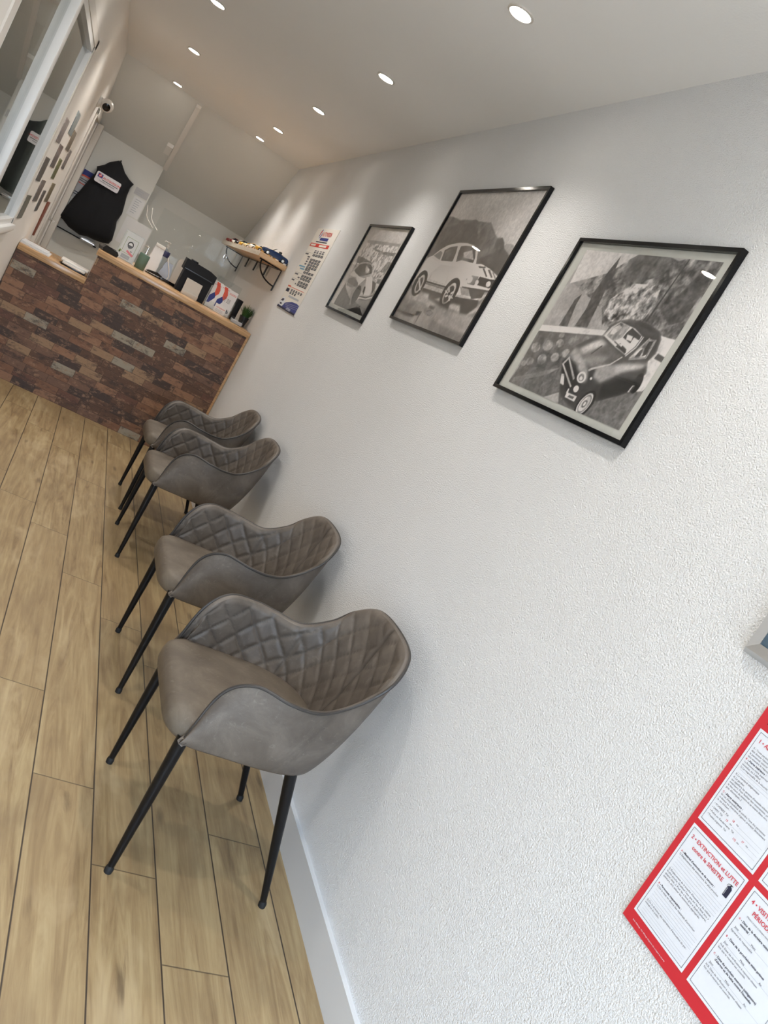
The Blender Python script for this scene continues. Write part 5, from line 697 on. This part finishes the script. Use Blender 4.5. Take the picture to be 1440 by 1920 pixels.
# ------------------------------------------------------------------ back wall: jacket, poster, papers
JY = 8.15
jk = thing('jacket', 'black work jacket with a white logo patch, hanging on the back wall', 'jacket', (-1.30, JY, 1.38))
OUT = [(-1.44, 1.586), (-1.392, 1.63), (-1.364, 1.674), (-1.301, 1.728), (-1.275, 1.724), (-1.216, 1.664), (-1.163, 1.634), (-1.11, 1.616), (-1.123, 1.573), (-1.119, 1.5), (-1.098, 1.391), (-1.089, 1.338), (-1.1, 1.254), (-1.083, 1.194), (-1.066, 1.086), (-1.079, 1.043), (-1.132, 1.023), (-1.193, 1.011), (-1.27, 1.005), (-1.328, .985), (-1.434, 1.0), (-1.502, 1.034), (-1.545, 1.038), (-1.534, 1.118), (-1.513, 1.177), (-1.497, 1.261), (-1.476, 1.331), (-1.452, 1.443), (-1.43, 1.525), (-1.428, 1.556)]
n = len(OUT); rings = []; c = (-1.285, 1.36)
for f, d in ((1.0, .070), (1.0, .045), (.985, .012), (.93, -.022), (.80, -.045), (.6, -.058), (.38, -.064), (.18, -.066), (.03, -.066)):
    ring = []
    for i, (x, z) in enumerate(OUT):
        a = math.atan2(z-c[1], x-c[0]); px = c[0]+(x-c[0])*f; pz = c[1]+(z-c[1])*f
        fold = .010*math.sin(px*46+math.sin(pz*9)*1.3)*min(1, (1-f)*4)*min(1, f*2) if f < 1 else 0
        ring.append((px, JY+d+fold, pz))
    rings.append(ring)
vs = [p for r in rings for p in r]; fs = [(k*n+i, k*n+(i+1) % n, (k+1)*n+(i+1) % n, (k+1)*n+i) for k in range(len(rings)-1) for i in range(n)]
fs.append(list(range((len(rings)-1)*n, len(rings)*n))); fs.append(list(range(n))[::-1])
m = MB(); m.add(vs, fs, 'jacket_cloth', True); m.build('cloth', jk)
m = MB(); F = frame((-1.305, JY-.080, 1.513), (1, 0, 0), (0, 0, 1)); W2, H2 = .108, .046
rr = [(sx*(W2-.014)+.014*math.cos(a), sz*(H2-.014)+.014*math.sin(a)) for sx, sz, a0 in ((1, 1, 0), (-1, 1, PI/2), (-1, -1, PI), (1, -1, 1.5*PI)) for a in np.linspace(a0, a0+PI/2, 6)]
m.prism([F @ Vector((x, z, 0)) for x, z in rr], (0, .012, 0), 'patch_white'); pt = m.build('logo_patch', jk, 'white rounded logo patch')
q = MB(); rect(q, F, -.095, .000, -.052, .034, 'logo_blue', .001)
poly(q, F, [(-.074+.015*math.cos(a), .018+.013*math.sin(a)) for a in np.linspace(0, 2*PI, 16, endpoint=False)], 'logo_red', .0015); poly(q, F, [(-.084, .008), (-.077, .008), (-.062, .030), (-.069, .030)], 'patch_white', .002)
rect(q, F, -.050, -.0105, .096, -.0055, 'ink_black', .001)
text_mb(q, [('AUTOVISION', .0265, 'logo_red', off(F, -.049, .003, .001), 'LEFT', True), ('CONTRÔLE TECHNIQUE', .0125, 'ink_navy', off(F, -.070, -.028, .001), 'LEFT', True)]); q.build('logo_print', pt)
m = MB(); m.tube([(-1.285, YB1, 1.715), (-1.285, 8.20, 1.712), (-1.285, 8.17, 1.735)], .006, 'black_metal', 8); tag(m.build('coat_hook', loc=(-1.285, 8.22, 1.715)), 'coat hook holding the black jacket on the back wall', 'hook')
# poster half hidden by the jacket
m = MB(); m.box((-1.556, YB1-.003, 1.25), (-1.36, YB1-.0004, 1.515), 'grey_paper'); ps = thing('wall_poster', 'blue and white poster with a red curve, half hidden behind the jacket', 'poster', (-1.46, YB1, 1.38)); m.build('sheet', ps)
F = frame((0, YB1-.0036, 0), (1, 0, 0), (0, 0, 1)); q = MB()
poly(q, F, [(-1.556, 1.515), (-1.556, 1.455), (-1.50, 1.468), (-1.44, 1.470), (-1.36, 1.458), (-1.36, 1.515)], 'logo_blue'); poly(q, F, [(-1.556, 1.455), (-1.50, 1.468), (-1.44, 1.470), (-1.36, 1.458), (-1.36, 1.445), (-1.44, 1.456), (-1.50, 1.454), (-1.556, 1.440)], 'logo_orange', .0002)
for z, mt in ((1.425, 'ink_grey'), (1.408, 'ink_grey'), (1.385, 'logo_orange'), (1.37, 'ink_pale'), (1.30, 'ink_navy'), (1.28, 'ink_navy')): rect(q, F, -1.545, z, -1.42, z+.008, mt)
q.build('poster_print', ps)
# dark rail on the wall with clips
m = MB(); m.box((-1.56, YB1-.022, .950), (-1.16, YB1-.001, .960), 'dark_plastic'); rl_ = m.build('wall_rail', loc=(-1.36, YB1, .955)); tag(rl_, 'thin dark rail on the back wall below the jacket', 'rail')
m = MB(); m.box((-1.31, YB1-.040, .950), (-1.19, YB1-.0215, .985), 'aluminium', .003); m.box((-1.30, YB1-.052, .966), (-1.18, YB1-.046, .972), 'chrome'); tag(m.build('metal_clip', loc=(-1.25, YB1, .97)), 'shiny metal clip on the thin rail under the jacket hem', 'clip')
# papers pinned on the wall
def sheet(nm, lb, x0, x1, z0, z1, mat, y=YB1, text=0, cat='paper'):
    t = thing(nm, lb, cat, ((x0+x1)/2, y, (z0+z1)/2)); m = MB(); m.box((x0, y-.0024, z0), (x1, y+.0004, z1), mat); m.build('sheet', t)
    if text:
        q = MB(); F = frame((0, y-.003, 0), (1, 0, 0), (0, 0, 1)); k = int((z1-z0)/.02)
        for i in range(1, k): rect(q, F, x0+.02, z1-.02*i-.005, x0+.02+(x1-x0-.04)*(.55+.45*random.random()), z1-.02*i, 'ink_pale')
        q.build('printed_text', t)
    return t
sheet('paper_sheet', 'printed sheet pinned high on the back wall, right of the jacket shoulder', -1.08, -.955, 1.55, 1.615, 'grey_paper', YB1, 1)
sheet('paper_sheet', 'white printed page pinned below the small sheet, right of the jacket', -1.062, -.955, 1.36, 1.538, 'white_paper', YB1, 1)
t = sheet('paper_sheet', 'large blank white sheet behind the hygiene sign', -1.045, -.80, 1.10, 1.35, 'white_paper', YB1)

# ------------------------------------------------------------------ things on the high worktop
B = ZT+.0003; TILT = []
# clear protective screen
PX0, PX1, PY = -.905, -.150, 6.80
sn = thing('protective_screen', 'large clear acrylic protective screen standing on the counter', 'screen', (-.53, PY, B)); TILT.append((sn, -5))
m = MB(); m.box((PX0+.05, PY, B), (PX1, PY+.004, 1.545), 'screen_acrylic', .001); m.build('panel', sn)
m = MB()
pth = [(-.968, 1.475), (-.955, 1.44), (-.945, 1.405), (-.920, 1.38), (-.868, 1.345)]
for dx in (0, .038): m.tube([(x+dx, PY-.02, z+.02) for x, z in pth], .0035, 'white_plastic', 8)
m.build('bent_edge', sn, 'white bent edge strips')
# black card terminal at the left corner
t = thing('card_terminal', 'glossy black card terminal at the left end of the high worktop', 'card terminal', (-1.075, 6.10, B), math.radians(20))
m = MB(); m.prism([(-.052, -.03, .0), (.052, -.03, .0), (.058, -.03, .020), (.044, -.03, .036), (-.044, -.03, .040), (-.058, -.03, .022)], (0, .09, 0), 'black_plastic'); o = m.build('body', t, local=True)
m = MB(); m.box((-.036, -.022, .0385), (.034, .030, .0420), 'lens_black', .001); m.build('screen', t, local=True); m = MB(); m.box((-.02, .034, .037), (.03, .055, .0405), 'chrome', .001); m.build('card_slot', t, local=True)
# hygiene sign in acrylic stand
sx0, sx1, sy, = -1.028, -.900, 6.305
t = thing('sign_holder', 'upright acrylic stand with a face mask sign on the counter', 'sign', ((sx0+sx1)/2, sy, B)); TILT.append((t, -8))
m = MB(); m.box((sx0-.004, sy-.004, B), (sx1+.004, sy-.0015, B+.205), 'acrylic'); m.box((sx0-.004, sy+.0015, B), (sx1+.004, sy+.004, B+.205), 'acrylic'); m.box((sx0-.004, sy-.004, B), (sx1+.004, sy+.055, B+.003), 'acrylic'); m.build('stand', t)
m = MB(); m.box((sx0, sy-.001, B+.004), (sx1, sy+.001, B+.200), 'white_paper'); s_ = m.build('sheet', t)
F = frame((sx0, sy-.0013, B+.004), (1, 0, 0), (0, 0, 1)); q = MB(); w = sx1-sx0
outline(q, F, w*.18, .045, w*.84, .158, .0022, 'lime_line'); rect(q, F, 0, .0, w*.06, .19, 'mat_board', .0001)
cx_, cz_ = w*.50, .112
poly(q, F, [(cx_+.021*math.cos(a), cz_+.024*math.sin(a)) for a in np.linspace(0, 2*PI, 20, endpoint=False)], 'dark_plastic', .0002); poly(q, F, [(cx_+.015*math.cos(a), cz_-.003+.019*math.sin(a)) for a in np.linspace(0, 2*PI, 18, endpoint=False)], 'white_paper', .0003); poly(q, F, [(cx_-.017, cz_-.003), (cx_+.015, cz_-.003), (cx_+.011, cz_-.022), (cx_-.003, cz_-.028), (cx_-.014, cz_-.02)], 'ink_grey', .0004)
poly(q, F, [(w*.05, .036), (w*.14, .036), (w*.17, .05), (w*.10, .058), (w*.05, .048)], 'lime_line', .0002); rect(q, F, w*.07, .032, w*.12, .046, 'ink_black', .0003); rect(q, F, w*.62, .068, w*.70, .073, 'ink_black', .0002)
poly(q, F, [(w*.40, .060), (w*.46, .072), (w*.86, .052), (w*.80, .038)], 'pink_ink', .0002); rect(q, F, w*.25, .008, w*.72, .036, 'ink_pale', .0001); rect(q, F, w*.3, .018, w*.66, .022, 'grey_paper', .0003)
q.build('printed_sign', s_)
# soap dispenser
t = thing('soap_dispenser', 'sage green soap dispenser with chrome pump on the counter', 'soap dispenser', (-.852, 6.27, B))
m = MB(); m.lathe([(.001, 0), (.034, 0), (.0365, .003), (.0365, .108), (.034, .112), (.012, .114), (.001, .114)], (0, 0, 0), 'sage_green', 32); m.build('bottle', t, local=True)
m = MB(); m.lathe([(.0125, .113), (.0125, .128), (.006, .130), (.006, .158), (.001, .158)], (0, 0, 0), 'chrome', 20); m.tube([(0, 0, .158), (0, 0, .165), (-.004, 0, .169), (-.016, -.006, .169), (-.030, -.012, .166)], [.006, .0075, .0065, .005, .004], 'chrome', 12); m.build('pump', t, local=True)
# white bag of masks
t = thing('paper_bag', 'crumpled white paper bag behind the green soap dispenser', 'bag', (-.765, 6.62, B))
q = bmesh.new(); bmesh.ops.create_cube(q, size=1); bmesh.ops.subdivide_edges(q, edges=list(q.edges), cuts=5, use_grid_fill=True)
for v in q.verts:
    x, y, z = v.co; z += .5; tp = 1-.30*z; v.co = (x*.098*tp+.004*math.sin(z*17+y*9), y*.05*(1-.75*z)+.004*math.sin(x*23+z*11), z*.205)
m = MB(); m.bm(q, 'white_paper', True); m.build('body', t, local=True); m = MB(); m.box((-.036, -.012, .198), (.036, .012, .222), 'white_plastic', .003); m.build('rolled_top', t, local=True)
# gel bottle with label
t = thing('gel_bottle', 'clear gel bottle with a dark blue label on the counter', 'bottle', (-.715, 6.70, B))
m = MB(); m.lathe([(.001, 0), (.036, 0), (.039, .006), (.039, .175), (.030, .200), (.012, .212), (.012, .222)], (0, 0, 0), 'clear_plastic', 24); m.build('bottle', t, local=True)
m = MB(); m.lathe([(.0395, .155), (.0397, .156), (.0397, .198), (.0380, .200)], (0, 0, 0), 'label_navy', 24); m.build('label', t, local=True)
m = MB(); m.lathe([(.014, .220), (.014, .240), (.006, .242), (.006, .258), (.011, .260), (.011, .268), (.001, .269)], (0, 0, 0), 'beige_card', 16); m.tube([(0, 0, .264), (-.03, -.004, .262), (-.035, -.004, .256)], .004, 'beige_card', 8); m.build('pump', t, local=True)
# bluish plastic pouch with a white cord
t = thing('plastic_pouch', 'bluish transparent plastic pouch leaning behind the black stapler', 'pouch', (-.655, 6.62, B))
q = bmesh.new(); bmesh.ops.create_cube(q, size=1); bmesh.ops.subdivide_edges(q, edges=list(q.edges), cuts=4, use_grid_fill=True)
for v in q.verts:
    x, y, z = v.co; z += .5; v.co = (x*.10*(1-.45*z)+.004*math.sin(z*15), y*.055*(1-.6*z)+.003*math.sin(x*30+z*8), z*.135)
m = MB(); m.bm(q, 'gel_blue', True); m.build('body', t, local=True); m = MB(); m.tube(spline([(-.03, -.03, .165), (-.012, -.035, .13), (.012, -.034, .09), (.030, -.032, .045), (.028, -.034, .012)], 5), .0035, 'white_plastic', 8); m.build('cord', t, local=True)
# pale plastic sheet
t = thing('plastic_board', 'pale translucent plastic board standing left of the dark printer', 'board', (-.572, 6.70, B))
m = MB(); F = frame((-.60, 6.70, B), (1, 0, 0), (0, 0, 1)); w, h = .125, .205
m.prism([F @ Vector(p+(0,)) for p in [(0, 0), (w, 0), (w, h-.02), (w-.006, h-.006), (w-.02, h), (.02, h), (.006, h-.006), (0, h-.02)]], (0, .006, 0), 'beige_card'); m.build('board', t)
m = MB(); m.box((-.60, 6.705, B), (-.475, 6.76, B+.006), 'beige_card'); m.build('foot', t)
# stapler and pen box
t = thing('stapler', 'black desk stapler lying on the counter before the paper bag', 'stapler', (-.735, 6.42, B), math.radians(14))
m = MB(); m.box((-.065, -.016, 0), (.055, .016, .008), 'black_plastic', .003); m.build('base', t, local=True); m = MB(); m.prism([(-.06, -.013, .010), (.050, -.013, .016), (.058, -.013, .026), (.02, -.013, .036), (-.045, -.013, .026), (-.062, -.013, .016)], (0, .026, 0), 'black_plastic', False); m.build('arm', t, local=True); m = MB(); m.box((-.064, -.009, .010), (-.050, .009, .016), 'chrome', .002); m.build('nose', t, local=True)
t = thing('pen_tray', 'long black glossy pen tray beside the stapler', 'tray', (-.615, 6.46, B), math.radians(9))
m = MB(); m.box((-.078, -.03, 0), (.078, .03, .004), 'black_plastic', .001)
for a in (((-.078, -.03), (.078, -.026)), ((-.078, .026), (.078, .03)), ((-.078, -.03), (-.074, .03)), ((.074, -.03), (.078, .03))): m.box((a[0][0], a[0][1], .003), (a[1][0], a[1][1], .020), 'black_plastic', .001)
m.build('tray_body', t, local=True)
tag(dup(t, t.location), '', '') if False else None
pen = MB(); pen.tube([(-.675, 6.442, B+.009), (-.555, 6.466, B+.009)], .0042, 'chrome', 10); pen.tube([(-.685, 6.440, B+.009), (-.675, 6.442, B+.009)], [.001, .0042], 'black_plastic', 10); tag(pen.build('pen', loc=(-.62, 6.45, B+.009)), 'silver pen lying in the black pen tray', 'pen')
# dark printer / screen back
t = thing('label_printer', 'dark grey desktop printer standing behind the white card stand', 'printer', (-.46, 6.36, B))
m = MB(); m.prism([(-.572, 6.30, B), (-.352, 6.30, B), (-.352, 6.30, B+.165), (-.572, 6.30, B+.165)], (0, .14, 0), 'dark_plastic'); m.build('body', t)
m = MB(); m.prism([(-.588, 6.275, B+.160), (-.345, 6.275, B+.160), (-.345, 6.275, B+.222), (-.40, 6.275, B+.236), (-.588, 6.275, B+.240)], (0, .16, 0), 'dark_plastic'); m.box((-.575, 6.27, B+.168), (-.36, 6.276, B+.174), 'black_plastic'); m.build('cover', t)
m = MB(); m.box((-.55, 6.33, B+.238), (-.50, 6.42, B+.249), 'black_plastic', .003); m.build('paper_slot', t)
t = thing('card_stand', 'plain pale card stand in front of the dark printer', 'card stand', (-.472, 6.22, B), math.radians(6))
m = MB(); m.prism([(-.060, -.004, .0), (.062, -.004, .0), (.062, .018, .118), (-.060, .018, .118)], (0, .003, .0006), 'beige_card'); o = m.build('card', t, local=True); m = MB(); m.box((-.061, -.008, .0), (.063, -.004, .030), 'beige_card', .001); m.build('front_lip', t, local=True); m = MB(); m.prism([(-.05, .020, .09), (.05, .020, .09), (.05, .06, 0), (-.05, .06, 0)], (0, .003, 0), 'beige_card'); m.build('rear_strut', t, local=True)
# brochure holder with brochures
bx0, bx1, by = -.338, -.148, 6.285
t = thing('brochure_holder', 'clear acrylic brochure holder on the counter', 'brochure holder', ((bx0+bx1)/2, by, B))
m = MB(); m.box((bx0-.006, by-.004, B), (bx1+.006, by-.001, B+.055), 'acrylic'); m.box((bx0-.006, by+.034, B), (bx1+.006, by+.037, B+.245), 'acrylic'); m.box((bx0-.006, by-.004, B), (bx1+.006, by+.037, B+.003), 'acrylic')
for x in (bx0-.006, bx1+.003): m.box((x, by-.004, B), (x+.003, by+.037, B+.12), 'acrylic')
m.build('holder', t)
for x in (bx0+.005, bx0+.108):
    m = MB(); m.prism([(x, by+.033, B+.215), (x+.012, by+.033, B+.215), (x+.022, by+.033, B+.25), (x+.008, by+.033, B+.25)], (0, .006, 0), 'acrylic'); m.build('clip', t)  # clear pieces shaped to stand in for glossy glints at the holder's top
wB = (bx1-bx0)/3
for i, lb in enumerate(('left white brochure with red and blue hexagon stripes in the acrylic holder', 'middle brochure with red and blue hexagon stripes in the acrylic holder', 'right white brochure with small car picture in the acrylic holder')):
    x0 = bx0+wB*i; hB = .200-.004*i; y = by+.006+.001*i
    w = wB*.99; bt = thing('brochure', lb, 'brochure', (x0+w/2, y, B+.004), 0, 'brochures in the acrylic holder')
    m = MB(); m.prism([(x0, y, B+.004), (x0+w, y, B+.004), (x0+w, y+.018, B+.004+hB), (x0, y+.018, B+.004+hB)], (0, .004, 0), 'white_paper'); m.build('cover', bt)
    F = frame((x0, y-.0004, B+.004), (1, 0, 0), (0, .018, hB)); q = MB()
    if i < 2:
        poly(q, F, [(w*.20, hB*.98), (w*.62, hB*.98), (w*.95, hB*.74), (w*.95, hB*.60), (w*.70, hB*.48), (w*.45, hB*.60), (w*.40, hB*.80)], 'logo_orange'); poly(q, F, [(w*.45, hB*.60), (w*.70, hB*.48), (w*.72, hB*.40), (w*.30, hB*.16), (w*.03, hB*.14), (w*.03, hB*.42)], 'logo_blue', .0002)
        text_mb(q, [('AUTOVISION', .0088, 'logo_red', off(F, w*.06, hB*.90 if i else hB*.86, .0004), 'LEFT', True)])
    else:
        text_mb(q, [('AUTOVISION', .0088, 'logo_red', off(F, w*.06, hB*.86, .0004), 'LEFT', True)])
        rect(q, F, w*.04, hB*.83, w*.9, hB*.845, 'logo_orange')
    if i:
        for k in range(4): rect(q, F, w*(.62 if i == 1 else .1), hB*(.62-.045*k), w*(.95 if i == 1 else .55), hB*(.635-.045*k), 'ink_grey', .0004)
    if i == 2:
        poly(q, F, [(w*.12, hB*.10), (w*.78, hB*.10), (w*.86, hB*.16), (w*.74, hB*.20), (w*.62, hB*.25), (w*.34, hB*.25), (w*.2, hB*.19), (w*.10, hB*.17)], 'ink_grey', .0004); poly(q, F, [(w*.28, hB*.20), (w*.66, hB*.20), (w*.58, hB*.24), (w*.36, hB*.24)], 'ink_black', .0006); rect(q, F, w*.12, hB*.135, w*.8, hB*.145, 'sign_white', .0006)
    q.build('cover_print', bt)
t = thing('leaflet', 'small white leaflet with red name in front of the brochures', 'leaflet', (-.225, by-.010, B))
m = MB(); m.prism([(-.268, by-.010, B+.001), (-.180, by-.010, B+.001), (-.180, by-.006, B+.062), (-.268, by-.006, B+.062)], (0, .002, 0), 'white_paper'); m.build('sheet', t)
F = frame((-.268, by-.0104, B+.001), (1, 0, 0), (0, .004, .061)); q = MB(); text_mb(q, [('AUTOVISION', .0115, 'logo_red', off(F, .012, .034, .0002), 'LEFT', True)])
for k in range(3): rect(q, F, .012, .008+.007*k, .07, .0105+.007*k, 'ink_pale', .0001)
q.build('cover_print', t)
# business card box and dark folder
t = thing('card_box', 'small clear box of business cards next to the potted grass', 'card box', (-.098, 6.105, B))
m = MB(); m.box((-.052, -.026, 0), (.040, .026, .003), 'acrylic'); m.box((-.052, -.026, 0), (.040, -.023, .022), 'acrylic'); m.box((-.052, .023, 0), (.040, .026, .044), 'acrylic')
for x in (-.052, .037): m.box((x, -.026, 0), (x+.003, .026, .034), 'acrylic')
m.build('box', t, local=True); m = MB(); m.box((-.046, -.020, .004), (.034, .020, .026), 'grey_paper'); m.build('card_stack', t, local=True)
m = MB(); m.box((-.125, 6.345, B), (-.085, 6.44, B+.165), 'dark_plastic', .003); tag(m.build('file_box', loc=(-.105, 6.39, B)), 'narrow dark file box standing between the brochures and potted grass', 'file box')
# potted grass
t = thing('potted_grass', 'black pot of bushy green artificial grass at the wall end of the counter', 'plant', (-.048, 6.22, B))
m = MB(); m.lathe([(.001, 0), (.024, 0), (.025, .002), (.036, .072), (.036, .076), (.032, .076), (.030, .068), (.001, .066)], (0, 0, 0), 'pot_black', 24); m.build('pot', t, local=True)
m = MB(); rg = random.Random(4)
for i in range(230):
    a = rg.uniform(0, 2*PI); r0 = .024*math.sqrt(rg.random()); sp = rg.uniform(.006, .062)*(.4+r0/.024); h = rg.uniform(.07, .118); w = rg.uniform(.0012, .0022); ca_, sa_ = math.cos(a), math.sin(a)
    p = []
    for q_ in (0, .35, .7, 1): d_ = r0+sp*q_**1.7; p.append((min(.040, d_*ca_), max(-.068, d_*sa_), .062+h*(q_-.22*q_*q_*(sp/.06))))
    vs = []
    for (x, y, z), ww in zip(p, (1, 1, .7, .1)): vs += [(x-sa_*w*ww, y+ca_*w*ww, z), (x+sa_*w*ww, y-ca_*w*ww, z)]
    m.add(vs, [(0, 1, 3, 2), (2, 3, 5, 4), (4, 5, 7, 6)], 'grass_green')
m.build('grass_blades', t, local=True, fixn=False)

# ------------------------------------------------------------------ things on the low worktop
B = ZL+.0003
t = thing('magazine', 'grey topped magazine lying at the left end of the low worktop', 'magazine', (-1.47, 6.12, B)); m = MB(); m.box((-1.572, 5.965, B), (-1.385, 6.22, B+.008), 'white_paper', .001); m.build('pages', t); m = MB(); m.box((-1.572, 5.965, B+.008), (-1.385, 6.22, B+.009), 'grey_paper'); m.build('cover', t)
t = thing('magazine', 'upper thin magazine lying askew on the grey topped one', 'magazine', (-1.48, 6.14, B+.0093)); m = MB(); m.box((-1.570, 5.99, B+.0095), (-1.40, 6.23, B+.0145), 'white_paper', .001); m.build('pages', t); m = MB(); m.box((-1.570, 5.99, B+.0145), (-1.40, 6.23, B+.0155), 'grey_paper'); m.build('cover', t)
t = thing('document_tray', 'white flat document tray on a dark base on the low worktop', 'tray', (-1.22, 6.05, B))
m = MB(); m.box((-1.310, 5.985, B), (-1.145, 6.17, B+.010), 'black_plastic', .002); m.build('base', t); m = MB(); m.box((-1.300, 5.965, B+.011), (-1.150, 6.17, B+.024), 'white_plastic', .002); m.build('tray', t); m = MB(); m.box((-1.315, 5.985, B+.025), (-1.135, 6.18, B+.036), 'white_plastic', .002); m.build('lid', t)

for t_, a in TILT: t_.rotation_euler = (math.radians(a), 0, 0)
# ------------------------------------------------------------------ daylight, camera, view
w = bpy.data.worlds.new('sky'); SC.world = w; w.use_nodes = True; nt = w.node_tree; bg = nt.nodes['Background']
tc = nt.nodes.new('ShaderNodeTexCoord'); sp = nt.nodes.new('ShaderNodeSeparateXYZ'); nt.links.new(tc.outputs['Generated'], sp.inputs[0])
rp = nt.nodes.new('ShaderNodeValToRGB')
for i, (p, c) in enumerate(((0.0, (.46, .48, .52, 1)), (.03, (.44, .52, .62, 1)), (.16, (.66, .86, 1.16, 1)), (.42, (1.15, 1.45, 1.9, 1)))):
    e = rp.color_ramp.elements[i] if i < 2 else rp.color_ramp.elements.new(p)
    e.position = p; e.color = c
nt.links.new(sp.outputs['Z'], rp.inputs[0]); nt.links.new(rp.outputs[0], bg.inputs[0]); bg.inputs[1].default_value = SKY
pl_ = bpy.data.lights.new('window_daylight', 'AREA'); pl_.shape = 'RECTANGLE'; pl_.size = GX1-GX0; pl_.size_y = GZ1-GZ0; pl_.cycles.is_portal = True
po = bpy.data.objects.new('window_daylight', pl_); COL.objects.link(po); po.location = ((GX0+GX1)/2, YF-.12, (GZ0+GZ1)/2); po.rotation_euler = (PI/2, 0, 0)
cam = bpy.data.cameras.new('camera'); cam.sensor_fit = 'VERTICAL'; cam.sensor_height = 24; cam.sensor_width = 18; cam.lens = 19.0816; cam.clip_start = .02
co = bpy.data.objects.new('camera', cam); COL.objects.link(co); SC.camera = co
r0, r1, r2 = (.81484714, .40148596, .41813056), (-.29454305, -.33449842, .89518445), (.499268, -.85259594, -.15431018)
co.matrix_world = Matrix(((r0[0], -r0[1], -r0[2], -1.155), (r1[0], -r1[1], -r1[2], 0), (r2[0], -r2[1], -r2[2], 1.35789), (0, 0, 0, 1)))
SC.view_settings.view_transform = 'Standard'; SC.view_settings.look = 'None'; SC.view_settings.exposure = EXPO; SC.view_settings.gamma = 1; SC.view_settings.use_curve_mapping = False
cy = SC.cycles; cy.use_denoising = True; cy.max_bounces = 10; cy.diffuse_bounces = 5; cy.glossy_bounces = 5; cy.transparent_max_bounces = 16; cy.sample_clamp_indirect = 6; cy.caustics_reflective = False; cy.caustics_refractive = False
